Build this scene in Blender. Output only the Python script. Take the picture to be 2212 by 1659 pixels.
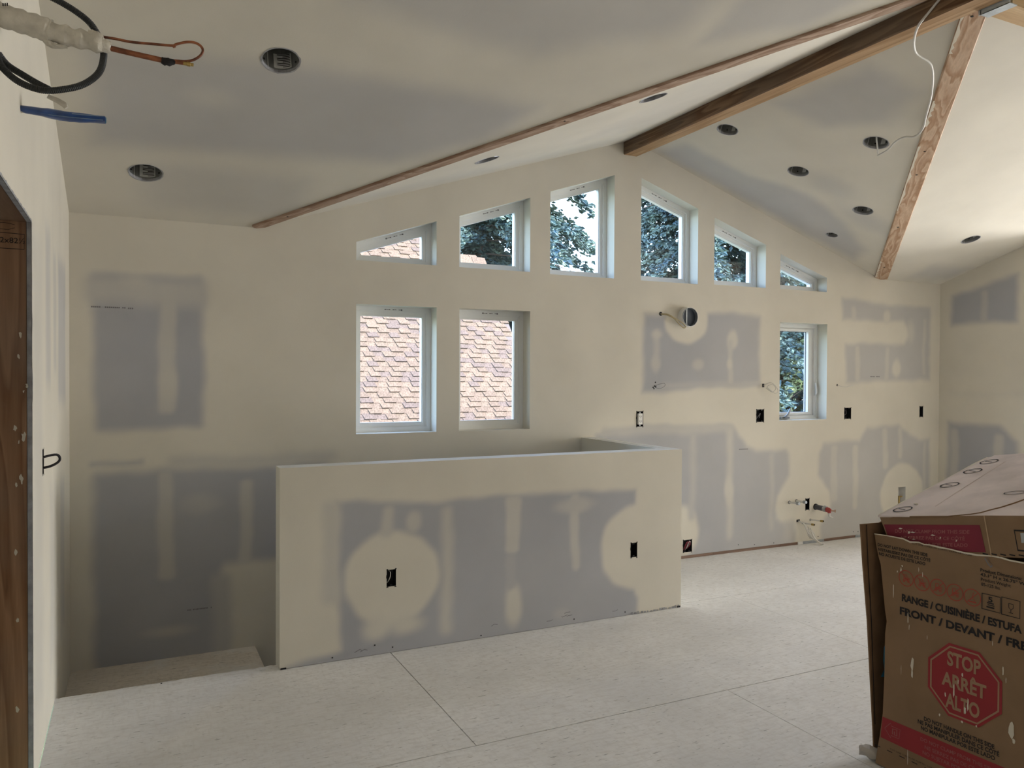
import bpy, bmesh, math, random
import numpy as np
from mathutils import Vector, Matrix
for o in list(bpy.data.objects): bpy.data.objects.remove(o)
sc = bpy.context.scene
COL = sc.collection
R = math.radians

# ------------------------------------------------------------------ camera
cam = bpy.data.cameras.new('camera'); cam_o = bpy.data.objects.new('camera', cam); COL.objects.link(cam_o)
cam.sensor_fit = 'HORIZONTAL'; cam.sensor_width = 36.0; cam.lens = 1685.9 / 2212 * 36.0
cam.clip_start = 0.02; cam.clip_end = 400
Fv = Vector((0.43779622, 0.89898124, -0.01293084)); Rv = Vector((0.89907298, -0.43777429, 0.00463038)); Uv = Vector((0.00149816, 0.01365293, 0.99990567))
m = Matrix.Identity(4)
for i in range(3):
    m[i][0] = Rv[i]; m[i][1] = Uv[i]; m[i][2] = -Fv[i]
m[0][3], m[1][3], m[2][3] = 0, 0, 1.5
cam_o.matrix_world = m
sc.camera = cam_o

# ------------------------------------------------------------------ world, sun, daylight at the openings
world = bpy.data.worlds.new('sky'); sc.world = world; world.use_nodes = True
wn = world.node_tree.nodes; wl = world.node_tree.links; wn.clear()
sky = wn.new('ShaderNodeTexSky'); sky.sky_type = 'NISHITA'; sky.sun_disc = False
sky.sun_elevation = R(48); sky.sun_rotation = R(139); sky.air_density = 1.0; sky.dust_density = 2.0; sky.ozone_density = 1.5
bg = wn.new('ShaderNodeBackground'); bg.inputs['Strength'].default_value = 2.2
wo = wn.new('ShaderNodeOutputWorld'); wl.new(sky.outputs[0], bg.inputs[0]); wl.new(bg.outputs[0], wo.inputs[0])
sun = bpy.data.lights.new('sun', 'SUN'); sun.energy = 5.0; sun.angle = R(0.6); sun.color = (1.0, 0.93, 0.84)
sun_o = bpy.data.objects.new('sun', sun); COL.objects.link(sun_o)
sun_o.rotation_euler = Vector((0.52, -0.60, 0.66)).to_track_quat('Z', 'Y').to_euler()
def area(name, loc, direction, sx, sy, power, color):
    l = bpy.data.lights.new(name, 'AREA'); l.shape = 'RECTANGLE'; l.size = sx; l.size_y = sy; l.energy = power; l.color = color
    o = bpy.data.objects.new(name, l); COL.objects.link(o); o.location = loc
    o.rotation_euler = Vector(direction).to_track_quat('-Z', 'Z').to_euler(); return o
area('patio_daylight', (11.62, 2.55, 1.2), (-1, 0, 0.50), 2.8, 2.2, 525, (1.0, 0.985, 0.965))
sc.view_settings.view_transform = 'Standard'; sc.view_settings.look = 'None'
sc.view_settings.gamma = 1.0; sc.view_settings.use_curve_mapping = False
sc.view_settings.exposure = -0.1

# ------------------------------------------------------------------ helpers
def tag(o, label=None, cat=None, group=None, kind=None):
    if label: o['label'] = label
    if cat: o['category'] = cat
    if group: o['group'] = group
    if kind: o['kind'] = kind
    return o
def empty(name, loc=(0, 0, 0)):
    o = bpy.data.objects.new(name, None); COL.objects.link(o); o.location = loc; o.empty_display_size = .1; return o
def link_mesh(name, me, mat, parent=None):
    if mat is not None and not me.materials:
        for mm in (mat if isinstance(mat, (list, tuple)) else [mat]): me.materials.append(mm)
    o = bpy.data.objects.new(name, me); COL.objects.link(o)
    if parent is not None:
        o.parent = parent
        pl = Vector((0, 0, 0)); p = parent
        while p is not None: pl += Vector(p.location); p = p.parent
        me.transform(Matrix.Translation(-pl))
    return o
class MB:
    """collects world-space geometry for one mesh object"""
    def __init__(s): s.v = []; s.f = []; s.mi = []; s.cur = 0
    def add(s, vs, fs):
        b = len(s.v); s.v += [tuple(v) for v in vs]; s.f += [tuple(b + i for i in f) for f in fs]; s.mi += [s.cur] * len(fs); return s
    def box(s, a, b):
        x0, y0, z0 = [min(a[i], b[i]) for i in range(3)]; x1, y1, z1 = [max(a[i], b[i]) for i in range(3)]
        return s.add([(x0, y0, z0), (x1, y0, z0), (x1, y1, z0), (x0, y1, z0), (x0, y0, z1), (x1, y0, z1), (x1, y1, z1), (x0, y1, z1)],
                     [(0, 3, 2, 1), (4, 5, 6, 7), (0, 1, 5, 4), (1, 2, 6, 5), (2, 3, 7, 6), (3, 0, 4, 7)])
    def prism(s, poly, d):
        """poly: 3-D ring, d: extrusion vector"""
        n = len(poly); P = [Vector(p) for p in poly]; d = Vector(d)
        return s.add(P + [p + d for p in P], [tuple(range(n - 1, -1, -1)), tuple(range(n, 2 * n))] + [(i, (i + 1) % n, n + (i + 1) % n, n + i) for i in range(n)])
    def tube(s, pts, r, n=10, caps=True):
        P = [Vector(p) for p in pts]; rs = r if isinstance(r, (list, tuple)) else [r] * len(P)
        t0 = (P[1] - P[0]).normalized(); up = Vector((0, 0, 1)) if abs(t0.z) < .9 else Vector((1, 0, 0))
        a = t0.cross(up).normalized(); vs = []; prev = t0
        for i, p in enumerate(P):
            t = (P[min(i + 1, len(P) - 1)] - P[max(i - 1, 0)]).normalized()
            a = (prev.rotation_difference(t) @ a); a = (a - t * a.dot(t)).normalized(); b = t.cross(a); prev = t
            for k in range(n):
                an = 2 * math.pi * k / n; vs.append(p + (a * math.cos(an) + b * math.sin(an)) * rs[i])
        fs = []
        for i in range(len(P) - 1):
            for k in range(n):
                k2 = (k + 1) % n; fs.append((i * n + k, i * n + k2, (i + 1) * n + k2, (i + 1) * n + k))
        if caps: fs.append(tuple(range(n - 1, -1, -1))); fs.append(tuple((len(P) - 1) * n + k for k in range(n)))
        return s.add(vs, fs)
    def build(s, name, mat, parent=None, smooth=False):
        me = bpy.data.meshes.new(name); me.from_pydata(s.v, [], s.f)
        for mm in (mat if isinstance(mat, (list, tuple)) else [mat]): me.materials.append(mm)
        if isinstance(mat, (list, tuple)) and len(mat) > 1: me.polygons.foreach_set('material_index', s.mi)
        bm = bmesh.new(); bm.from_mesh(me); bmesh.ops.recalc_face_normals(bm, faces=bm.faces); bm.to_mesh(me); bm.free()
        if smooth:
            me.polygons.foreach_set('use_smooth', [True] * len(me.polygons))
            try: me.set_sharp_from_angle(angle=R(40))
            except Exception: pass
        me.update()
        return link_mesh(name, me, None, parent)
def spline(pts, n=8):
    P = [Vector(p) for p in pts]; out = []
    for i in range(len(P) - 1):
        p0, p1, p2, p3 = P[max(i - 1, 0)], P[i], P[i + 1], P[min(i + 2, len(P) - 1)]
        for k in range(n):
            t = k / n; out.append(0.5 * ((2 * p1) + (p2 - p0) * t + (2 * p0 - 5 * p1 + 4 * p2 - p3) * t * t + (3 * p1 - p0 - 3 * p2 + p3) * t ** 3))
    out.append(P[-1]); return out
def ellipse_ring(c, a, b, n=24, t0=0, t1=2 * math.pi):
    c = Vector(c); a = Vector(a); b = Vector(b)
    return [c + a * math.cos(t0 + (t1 - t0) * i / n) + b * math.sin(t0 + (t1 - t0) * i / n) for i in range(n + 1)]

# ------------------------------------------------------------------ materials
def mat(name, color, rough=.6, metal=0., spec=.3, bump=0., bscale=60., vary=0., vscale=6., col2=None):
    M = bpy.data.materials.new(name); M.use_nodes = True; n = M.node_tree.nodes; l = M.node_tree.links
    b = n['Principled BSDF']; b.inputs['Base Color'].default_value = (*color, 1); b.inputs['Roughness'].default_value = rough
    b.inputs['Metallic'].default_value = metal; b.inputs['Specular IOR Level'].default_value = spec
    tc = n.new('ShaderNodeTexCoord')
    if vary > 0 or col2:
        no = n.new('ShaderNodeTexNoise'); no.inputs['Scale'].default_value = vscale; no.inputs['Detail'].default_value = 5
        l.new(tc.outputs['Object'], no.inputs['Vector'])
        mx = n.new('ShaderNodeMix'); mx.data_type = 'RGBA'
        c2 = col2 if col2 else tuple(c * (1 - vary) for c in color)
        mx.inputs['A'].default_value = (*color, 1); mx.inputs['B'].default_value = (*c2, 1)
        mr = n.new('ShaderNodeMapRange'); mr.inputs['From Min'].default_value = .35; mr.inputs['From Max'].default_value = .65
        l.new(no.outputs['Fac'], mr.inputs['Value']); l.new(mr.outputs[0], mx.inputs['Factor']); l.new(mx.outputs['Result'], b.inputs['Base Color'])
    if bump > 0:
        nb = n.new('ShaderNodeTexNoise'); nb.inputs['Scale'].default_value = bscale; nb.inputs['Detail'].default_value = 4
        l.new(tc.outputs['Object'], nb.inputs['Vector'])
        bp = n.new('ShaderNodeBump'); bp.inputs['Strength'].default_value = bump; bp.inputs['Distance'].default_value = .01
        l.new(nb.outputs['Fac'], bp.inputs['Height']); l.new(bp.outputs[0], b.inputs['Normal'])
    return M
MUD = (0.70, 0.66, 0.575); PAPER = (0.41, 0.415, 0.445)
def drywall_mat(name='drywall_taped'):
    M = bpy.data.materials.new(name); M.use_nodes = True; n = M.node_tree.nodes; l = M.node_tree.links
    b = n['Principled BSDF']; b.inputs['Roughness'].default_value = .85; b.inputs['Specular IOR Level'].default_value = .15
    at = n.new('ShaderNodeAttribute'); at.attribute_name = 'paper'
    mx = n.new('ShaderNodeMix'); mx.data_type = 'RGBA'; mx.inputs['A'].default_value = (*MUD, 1); mx.inputs['B'].default_value = (*PAPER, 1)
    l.new(at.outputs['Fac'], mx.inputs['Factor'])
    tc = n.new('ShaderNodeTexCoord')
    no = n.new('ShaderNodeTexNoise'); no.inputs['Scale'].default_value = 1.7; no.inputs['Detail'].default_value = 6
    l.new(tc.outputs['Object'], no.inputs['Vector'])
    mr = n.new('ShaderNodeMapRange'); mr.inputs['From Min'].default_value = .3; mr.inputs['From Max'].default_value = .7; mr.inputs['To Min'].default_value = .93; mr.inputs['To Max'].default_value = 1.05
    l.new(no.outputs['Fac'], mr.inputs['Value'])
    mu = n.new('ShaderNodeMix'); mu.data_type = 'RGBA'; mu.blend_type = 'MULTIPLY'; mu.inputs['Factor'].default_value = 1
    l.new(mx.outputs['Result'], mu.inputs['A']); l.new(mr.outputs[0], mu.inputs['B']); l.new(mu.outputs['Result'], b.inputs['Base Color'])
    nb = n.new('ShaderNodeTexNoise'); nb.inputs['Scale'].default_value = 140; nb.inputs['Detail'].default_value = 2
    l.new(tc.outputs['Object'], nb.inputs['Vector'])
    bp = n.new('ShaderNodeBump'); bp.inputs['Strength'].default_value = .06; bp.inputs['Distance'].default_value = .004
    l.new(nb.outputs['Fac'], bp.inputs['Height']); l.new(bp.outputs[0], b.inputs['Normal'])
    return M
def wood_mat(name, light, dark, axis='x', rings=9., dist=3.2, dirt=None, long_scale=.35, rough=.6):
    """planed fir: grain rings stretched along `axis` of the world"""
    M = bpy.data.materials.new(name); M.use_nodes = True; n = M.node_tree.nodes; l = M.node_tree.links
    b = n['Principled BSDF']; b.inputs['Roughness'].default_value = rough; b.inputs['Specular IOR Level'].default_value = .2
    tc = n.new('ShaderNodeTexCoord'); mp = n.new('ShaderNodeMapping')
    l.new(tc.outputs['Object'], mp.inputs['Vector'])
    s = [6., 6., 6.]; rot = (0, 0, 0)
    if axis in 'xyz': s['xyz'.index(axis)] = long_scale
    if axis == 'd1': rot = (0, 0, R(45)); s = [long_scale, 6, 6]     # runs towards (-1,-1) : mapped on x
    if axis == 'd2': rot = (0, 0, R(-45)); s = [long_scale, 6, 6]
    if axis in ('d1', 'd2'):
        m1 = n.new('ShaderNodeMapping'); m1.inputs['Rotation'].default_value = rot
        l.new(tc.outputs['Object'], m1.inputs['Vector']); l.new(m1.outputs[0], mp.inputs['Vector'])
    mp.inputs['Scale'].default_value = s
    wv = n.new('ShaderNodeTexNoise'); wv.inputs['Scale'].default_value = 1.1; wv.inputs['Detail'].default_value = 3; wv.inputs['Distortion'].default_value = .3
    l.new(mp.outputs[0], wv.inputs['Vector'])
    mt = n.new('ShaderNodeMath'); mt.operation = 'MULTIPLY'; mt.inputs[1].default_value = rings * dist; l.new(wv.outputs['Fac'], mt.inputs[0])
    fr = n.new('ShaderNodeMath'); fr.operation = 'FRACT'; l.new(mt.outputs[0], fr.inputs[0])
    cr = n.new('ShaderNodeValToRGB'); cr.color_ramp.elements[0].position = 0; cr.color_ramp.elements[0].color = (*light, 1)
    cr.color_ramp.elements[1].position = .8; cr.color_ramp.elements[1].color = (*dark, 1)
    e = cr.color_ramp.elements.new(1.0); e.color = (*light, 1)
    l.new(fr.outputs[0], cr.inputs[0]); last = cr.outputs[0]
    fine = n.new('ShaderNodeTexNoise'); fine.inputs['Scale'].default_value = 22; fine.inputs['Detail'].default_value = 3; l.new(mp.outputs[0], fine.inputs['Vector'])
    mx0 = n.new('ShaderNodeMix'); mx0.data_type = 'RGBA'; mx0.blend_type = 'MULTIPLY'; mx0.inputs['Factor'].default_value = .35
    l.new(last, mx0.inputs['A']); l.new(fine.outputs['Fac'], mx0.inputs['B']); last = mx0.outputs['Result']
    if dirt:
        dn = n.new('ShaderNodeTexNoise'); dn.inputs['Scale'].default_value = 2.2; dn.inputs['Detail'].default_value = 6; l.new(tc.outputs['Object'], dn.inputs['Vector'])
        mr = n.new('ShaderNodeMapRange'); mr.inputs['From Min'].default_value = .42; mr.inputs['From Max'].default_value = .62; mr.inputs['To Max'].default_value = dirt[3]
        l.new(dn.outputs['Fac'], mr.inputs['Value'])
        mx = n.new('ShaderNodeMix'); mx.data_type = 'RGBA'; mx.inputs['B'].default_value = (*dirt[:3], 1)
        l.new(last, mx.inputs['A']); l.new(mr.outputs[0], mx.inputs['Factor']); last = mx.outputs['Result']
    l.new(last, b.inputs['Base Color'])
    return M
def osb_mat(name, base, dark, stain=None):
    M = bpy.data.materials.new(name); M.use_nodes = True; n = M.node_tree.nodes; l = M.node_tree.links
    b = n['Principled BSDF']; b.inputs['Roughness'].default_value = .8; b.inputs['Specular IOR Level'].default_value = .2
    tc = n.new('ShaderNodeTexCoord')
    def layer(scale, rotz, f0, f1, seed):
        mp = n.new('ShaderNodeMapping'); mp.inputs['Scale'].default_value = scale; mp.inputs['Rotation'].default_value = (0, 0, R(rotz)); mp.inputs['Location'].default_value = (seed, seed * .7, 0)
        l.new(tc.outputs['Object'], mp.inputs['Vector'])
        no = n.new('ShaderNodeTexNoise'); no.inputs['Scale'].default_value = 1; no.inputs['Detail'].default_value = 3; no.inputs['Roughness'].default_value = .6
        l.new(mp.outputs[0], no.inputs['Vector'])
        mr = n.new('ShaderNodeMapRange'); mr.inputs['From Min'].default_value = f0; mr.inputs['From Max'].default_value = f1
        l.new(no.outputs['Fac'], mr.inputs['Value']); return mr.outputs[0]
    big = layer((1.2, 1.6, 1), 0, .35, .68, 3)
    fl1 = layer((16, 60, 1), 12, .45, .75, 1.3)
    fl2 = layer((60, 18, 1), 24, .5, .78, 9)
    spk = layer((20, 90, 1), -8, .63, .70, 5)
    def mix(a, fac, col, amt):
        mt = n.new('ShaderNodeMath'); mt.operation = 'MULTIPLY'; mt.inputs[1].default_value = amt; l.new(fac, mt.inputs[0])
        mx = n.new('ShaderNodeMix'); mx.data_type = 'RGBA'; mx.inputs['B'].default_value = (*col, 1); l.new(mt.outputs[0], mx.inputs['Factor'])
        if a is None: mx.inputs['A'].default_value = (*base, 1)
        else: l.new(a, mx.inputs['A'])
        return mx.outputs['Result']
    c = mix(None, big, tuple(x * .8 for x in base), .8)
    c = mix(c, fl1, dark, .55); c = mix(c, fl2, dark, .4); c = mix(c, spk, tuple(x * .28 for x in base), .65)
    if stain: c = mix(c, layer((3, 3, 1), 0, .5, .62, 7), stain, .6)
    l.new(c, b.inputs['Base Color'])
    return M
m_dry = drywall_mat()
m_mudplain = mat('joint_compound', (0.74, 0.72, 0.64), .8, spec=.15, bump=.05)
m_gyp = mat('cut_gypsum_edge', (0.42, 0.42, 0.44), .9, vary=.35, vscale=25, bump=.3)
m_osb = osb_mat('dusty_osb', (0.86, 0.85, 0.84), (0.60, 0.57, 0.54))
m_osb2 = osb_mat('bare_osb', (0.80, 0.73, 0.64), (0.52, 0.45, 0.36), stain=(0.80, 0.78, 0.74))
m_vinyl = mat('white_vinyl', (0.87, 0.88, 0.87), .35, spec=.4)
m_vinylgrey = mat('grey_gasket', (0.25, 0.27, 0.30), .5)
m_beam = wood_mat('ridge_beam_fir', (0.36, 0.225, 0.13), (0.17, 0.09, 0.05), 'y', 5, 3, dirt=(0.16, 0.12, 0.09, .6))
m_raf1 = wood_mat('rafter_fir_left', (0.55, 0.40, 0.30), (0.35, 0.22, 0.15), 'd1', 4, 2.4, long_scale=.25)
m_beambot = wood_mat('ridge_beam_underside', (0.56, 0.37, 0.21), (0.40, 0.24, 0.12), 'y', 3, 2)  # lighter wood tone for the bottom face of the ridge beam
m_raf2 = wood_mat('rafter_fir_right', (0.72, 0.53, 0.38), (0.47, 0.28, 0.165), 'd2', 4, 2.2, long_scale=.34)
m_jamb = wood_mat('jamb_fir', (0.46, 0.26, 0.15), (0.28, 0.14, 0.075), 'z', 4, 2.4, dirt=(0.30, 0.27, 0.24, .25))
m_plate = wood_mat('plate_fir', (0.30, 0.2, 0.15), (0.18, 0.11, 0.08), 'x', 4, 2)
m_ply = wood_mat('new_lumber', (0.72, 0.52, 0.30), (0.58, 0.38, 0.20), 'x', 3, 1.5)
m_black = mat('black_plastic_box', (0.012, 0.012, 0.014), .5)
m_dark = mat('dark_void', (0.02, 0.02, 0.02), .9)
m_can = mat('housing_steel', (0.34, 0.345, 0.33), .45, metal=.35, vary=.35, vscale=14)
m_canlabel = mat('housing_label', (0.75, 0.75, 0.73), .6)
m_ink = mat('black_ink', (0.02, 0.018, 0.02), .7)
m_grayprint = mat('grey_print', (0.20, 0.19, 0.2), .8)
m_cable = mat('white_cable_jacket', (0.66, 0.64, 0.60), .5)
m_cabley = mat('cream_cable_jacket', (0.50, 0.42, 0.26), .5)
m_cablered = mat('red_cable_jacket', (0.28, 0.05, 0.07), .5)
m_galv = mat('galvanised_steel', (0.42, 0.45, 0.48), .38, metal=.7, vary=.3, vscale=18)
m_white = mat('white_plastic', (0.78, 0.77, 0.74), .4)
m_pipe = mat('white_pex', (0.68, 0.67, 0.64), .4)
m_abs = mat('grey_drain_pipe', (0.10, 0.10, 0.115), .45)
m_brass = mat('brass', (0.52, 0.38, 0.14), .4, metal=.8, vary=.3)
m_copper = mat('aged_copper', (0.42, 0.16, 0.08), .45, metal=.55, vary=.55, vscale=22, col2=(0.12, 0.05, 0.035))
m_redv = mat('red_rubber', (0.38, 0.07, 0.06), .6)
m_foam = mat('white_pipe_wrap', (0.66, 0.62, 0.54), .75, vary=.18, vscale=30, bump=.5, bscale=40)
m_hose = mat('black_corrugated_hose', (0.03, 0.032, 0.034), .5)
m_blue = mat('blue_plastic_film', (0.025, 0.09, 0.32), .3, spec=.6, vary=.4, vscale=25)
m_blue2 = mat('blue_strap', (0.05, 0.22, 0.36), .5)
m_card = mat('brown_cardboard', (0.285, 0.185, 0.112), .8, spec=.1, vary=.12, vscale=9, bump=.05, bscale=30)
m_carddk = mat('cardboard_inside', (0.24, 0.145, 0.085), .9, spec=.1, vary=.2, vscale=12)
m_cardtop = mat('dusty_cardboard', (0.80, 0.69, 0.65), .85, spec=.1, vary=.2, vscale=7, bump=.06, bscale=30)
m_torn = mat('torn_paper_edge', (0.72, 0.66, 0.55), .9)
m_redink = mat('red_print', (0.31, 0.035, 0.042), .75)
m_redicon = mat('brownish_red_print', (0.42, 0.07, 0.05), .8)
m_magenta = mat('crimson_label', (0.23, 0.030, 0.05), .7, vary=.15)
m_tan = mat('tan_reversed_print', (0.36, 0.225, 0.14), .8)
m_paint = mat('joint_compound_splash', (0.68, 0.63, 0.53), .85)
def glass_mat():
    M = bpy.data.materials.new('window_glass'); M.use_nodes = True; n = M.node_tree.nodes; l = M.node_tree.links; n.clear()
    o = n.new('ShaderNodeOutputMaterial'); t = n.new('ShaderNodeBsdfTransparent'); t.inputs[0].default_value = (.93, .965, .97, 1)
    g = n.new('ShaderNodeBsdfGlossy'); g.inputs['Roughness'].default_value = .02; fr = n.new('ShaderNodeFresnel'); fr.inputs[0].default_value = 1.45
    mx = n.new('ShaderNodeMixShader'); l.new(fr.outputs[0], mx.inputs[0]); l.new(t.outputs[0], mx.inputs[1]); l.new(g.outputs[0], mx.inputs[2]); l.new(mx.outputs[0], o.inputs[0])
    return M
m_glass = glass_mat()

# ------------------------------------------------------------------ taped-drywall surfaces
def sstep(e0, e1, x):
    t = np.clip((x - e0) / (e1 - e0), 0, 1); return t * t * (3 - 2 * t)
def wob(x, y, s=0.):
    return (np.sin(x * 9.1 + y * 4.3 + s) + np.sin(x * -5.7 + y * 11.9 + 1.7 * s) + .6 * np.sin(x * 23 + y * 17 + s) + .5 * np.sin(x * 31 - y * 37 + 2 * s)) / 3.1
def paint(shapes, fade=0.):
    """shapes in painting order: ('r',x0,z0,x1,z1,value,soft) | ('e',cx,cz,rx,rz,value,soft) | ('p',[(x,z)..],value,soft)"""
    def fn(x, z):
        m = np.zeros_like(x); wx = x + .014 * wob(x, z, 1.); wz = z + .014 * wob(x, z, 4.)
        for s in shapes:
            if s[0] == 'r':
                _, x0, z0, x1, z1, v, so = s
                dx = np.abs(wx - (x0 + x1) / 2) - abs(x1 - x0) / 2; dz = np.abs(wz - (z0 + z1) / 2) - abs(z1 - z0) / 2
                r = min(.03, abs(x1 - x0) / 2 * .9, abs(z1 - z0) / 2 * .9)
                d = np.hypot(np.maximum(dx + r, 0), np.maximum(dz + r, 0)) + np.minimum(np.maximum(dx + r, dz + r), 0) - r
            elif s[0] == 'e':
                _, cx, cz, rx, rz, v, so = s
                q = np.hypot((wx - cx) / rx, (wz - cz) / rz); d = (q - 1) * min(rx, rz)
            else:
                _, poly, v, so = s
                d = np.full_like(x, 1e9); inside = np.zeros(x.shape, bool); n = len(poly)
                for i in range(n):
                    ax, az = poly[i]; bx, bz = poly[(i + 1) % n]; ex, ez = bx - ax, bz - az
                    t = np.clip(((wx - ax) * ex + (wz - az) * ez) / (ex * ex + ez * ez + 1e-12), 0, 1)
                    d = np.minimum(d, np.hypot(wx - ax - t * ex, wz - az - t * ez))
                    c = ((az > wz) != (bz > wz)) & (wx < (bx - ax) * (wz - az) / ((bz - az) if abs(bz - az) > 1e-9 else 1e-9) + ax); inside ^= c
                d = np.where(inside, -d, d)
            so = so * 1.2; a = 1 - sstep(-so, so, d); m = m * (1 - a) + v * a
        patch = np.clip(.5 + .5 * wob(x * .35, z * .35, 7.), 0, 1)      # uneven skim coat left on the paper
        return m * (1 - fade * sstep(3.2, 6.0, x)) * (1 - .12 * patch)
    return fn
def grid_surface(name, x0, x1, lo, hi, holes, step, mapf, maskf, material, parent=None, flip=False):
    """surface u in [x0,x1], v in [lo(u),hi(u)] minus holes (u0,u1,lo,hi)."""
    br = {round(x0, 5), round(x1, 5)}
    for h in holes:
        br |= {round(h[0], 5), round(h[1], 5)}
        if len(h) > 4: br |= {round(b, 5) for b in h[4]}
    br = sorted(b for b in br if x0 - 1e-6 <= b <= x1 + 1e-6)
    xs = [br[0]]
    for a, b in zip(br[:-1], br[1:]):
        k = max(1, int(math.ceil((b - a) / step))); xs += [a + (b - a) * i / k for i in range(1, k + 1)]
    U = []; V = []; F = []; nv = 0
    for a, b in zip(xs[:-1], xs[1:]):
        if b - a < 1e-6: continue
        mid = (a + b) / 2
        hs = sorted([h for h in holes if h[0] - 1e-6 < mid < h[1] + 1e-6], key=lambda h: h[2](mid))
        cur = lo; segs = []
        for h in hs: segs.append((cur, h[2])); cur = h[3]
        segs.append((cur, hi))
        for f0, f1 in segs:
            a0, a1, b0, b1 = f0(a), f1(a), f0(b), f1(b)
            L = max(a1 - a0, b1 - b0)
            if L < 1e-5: continue
            k = max(1, int(math.ceil(L / step)))
            t = np.arange(k + 1) / k
            U += [a] * (k + 1) + [b] * (k + 1); V += list(a0 + (a1 - a0) * t) + list(b0 + (b1 - b0) * t)
            for i in range(k):
                q = (nv + i, nv + k + 1 + i, nv + k + 2 + i, nv + i + 1); F.append(q[::-1] if flip else q)
            nv += 2 * (k + 1)
    U = np.array(U); V = np.array(V); P = mapf(U, V)
    me = bpy.data.meshes.new(name); me.from_pydata(P.tolist(), [], F); me.materials.append(material)
    at = me.attributes.new('paper', 'FLOAT', 'POINT'); at.data.foreach_set('value', maskf(U, V).astype(np.float32))
    me.update(); return me
def cst(c): return lambda x: c
def lin(xa, ya, xb, yb): return lambda x: ya + (yb - ya) * (x - xa) / (xb - xa)
def rect_hole(x0, z0, x1, z1): return (x0, x1, cst(z0), cst(z1))
def round_hole(cx, cy, rx, ry, n=12, jag=0., seed=0):
    rnd = random.Random(seed); xs = [cx - rx * math.cos(math.pi * i / n) for i in range(n + 1)]
    jl = [rnd.uniform(-jag, jag) for _ in xs]; jh = [rnd.uniform(-jag, jag) for _ in xs]; jl[0] = jh[0] = jl[-1] = jh[-1] = 0
    def mk(sign, j):
        ys = [cy + sign * ry * math.sqrt(max(0, 1 - ((x - cx) / rx) ** 2)) * (1 + jj) for x, jj in zip(xs, j)]
        return lambda x: float(np.interp(x, xs, ys))
    return (xs[0], xs[-1], mk(-1, jl), mk(1, jh), xs)

# room numbers
WY = 5.091; LX = -0.32; RX = 7.18; EAVE = 2.405; SL = 0.328
XC = 3.515; VL = 0.70; VR = 6.33; ZC = EAVE + SL * (XC - VL); YR = WY - (XC - VL)      # gable centre, valley feet, ridge height, main ridge
SD = 4.095; LZ = -0.215; LANDX = 0.692
PX0, PX1, PY, PH, PT = 0.668, 3.185, 4.035, 1.02, 0.118
def ceil_wall(x):
    if x < VL or x > VR: return EAVE
    return EAVE + SL * (x - VL if x < XC else VR - x)

wins = {  # opening polygons on the inner wall face, counter-clockwise from lower left
 1: [(1.332, 2.247), (1.895, 2.247), (1.895, 2.553), (1.332, 2.367)],
 2: [(2.064, 2.247), (2.622, 2.247), (2.622, 2.790), (2.064, 2.605)],
 3: [(2.789, 2.241), (3.353, 2.241), (3.353, 3.039), (2.789, 2.853)],
 4: [(3.603, 2.241), (4.167, 2.241), (4.167, 2.858), (3.603, 3.046)],
 5: [(4.337, 2.249), (4.902, 2.249), (4.902, 2.620), (4.337, 2.803)],
 6: [(5.069, 2.250), (5.629, 2.250), (5.629, 2.378), (5.069, 2.554)],
 7: [(1.332, 1.096), (1.897, 1.096), (1.897, 1.958), (1.332, 1.958)],
 8: [(2.066, 1.096), (2.625, 1.096), (2.625, 1.960), (2.066, 1.960)],
 9: [(5.072, 1.103), (5.640, 1.103), (5.640, 1.962), (5.072, 1.962)]}
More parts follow.
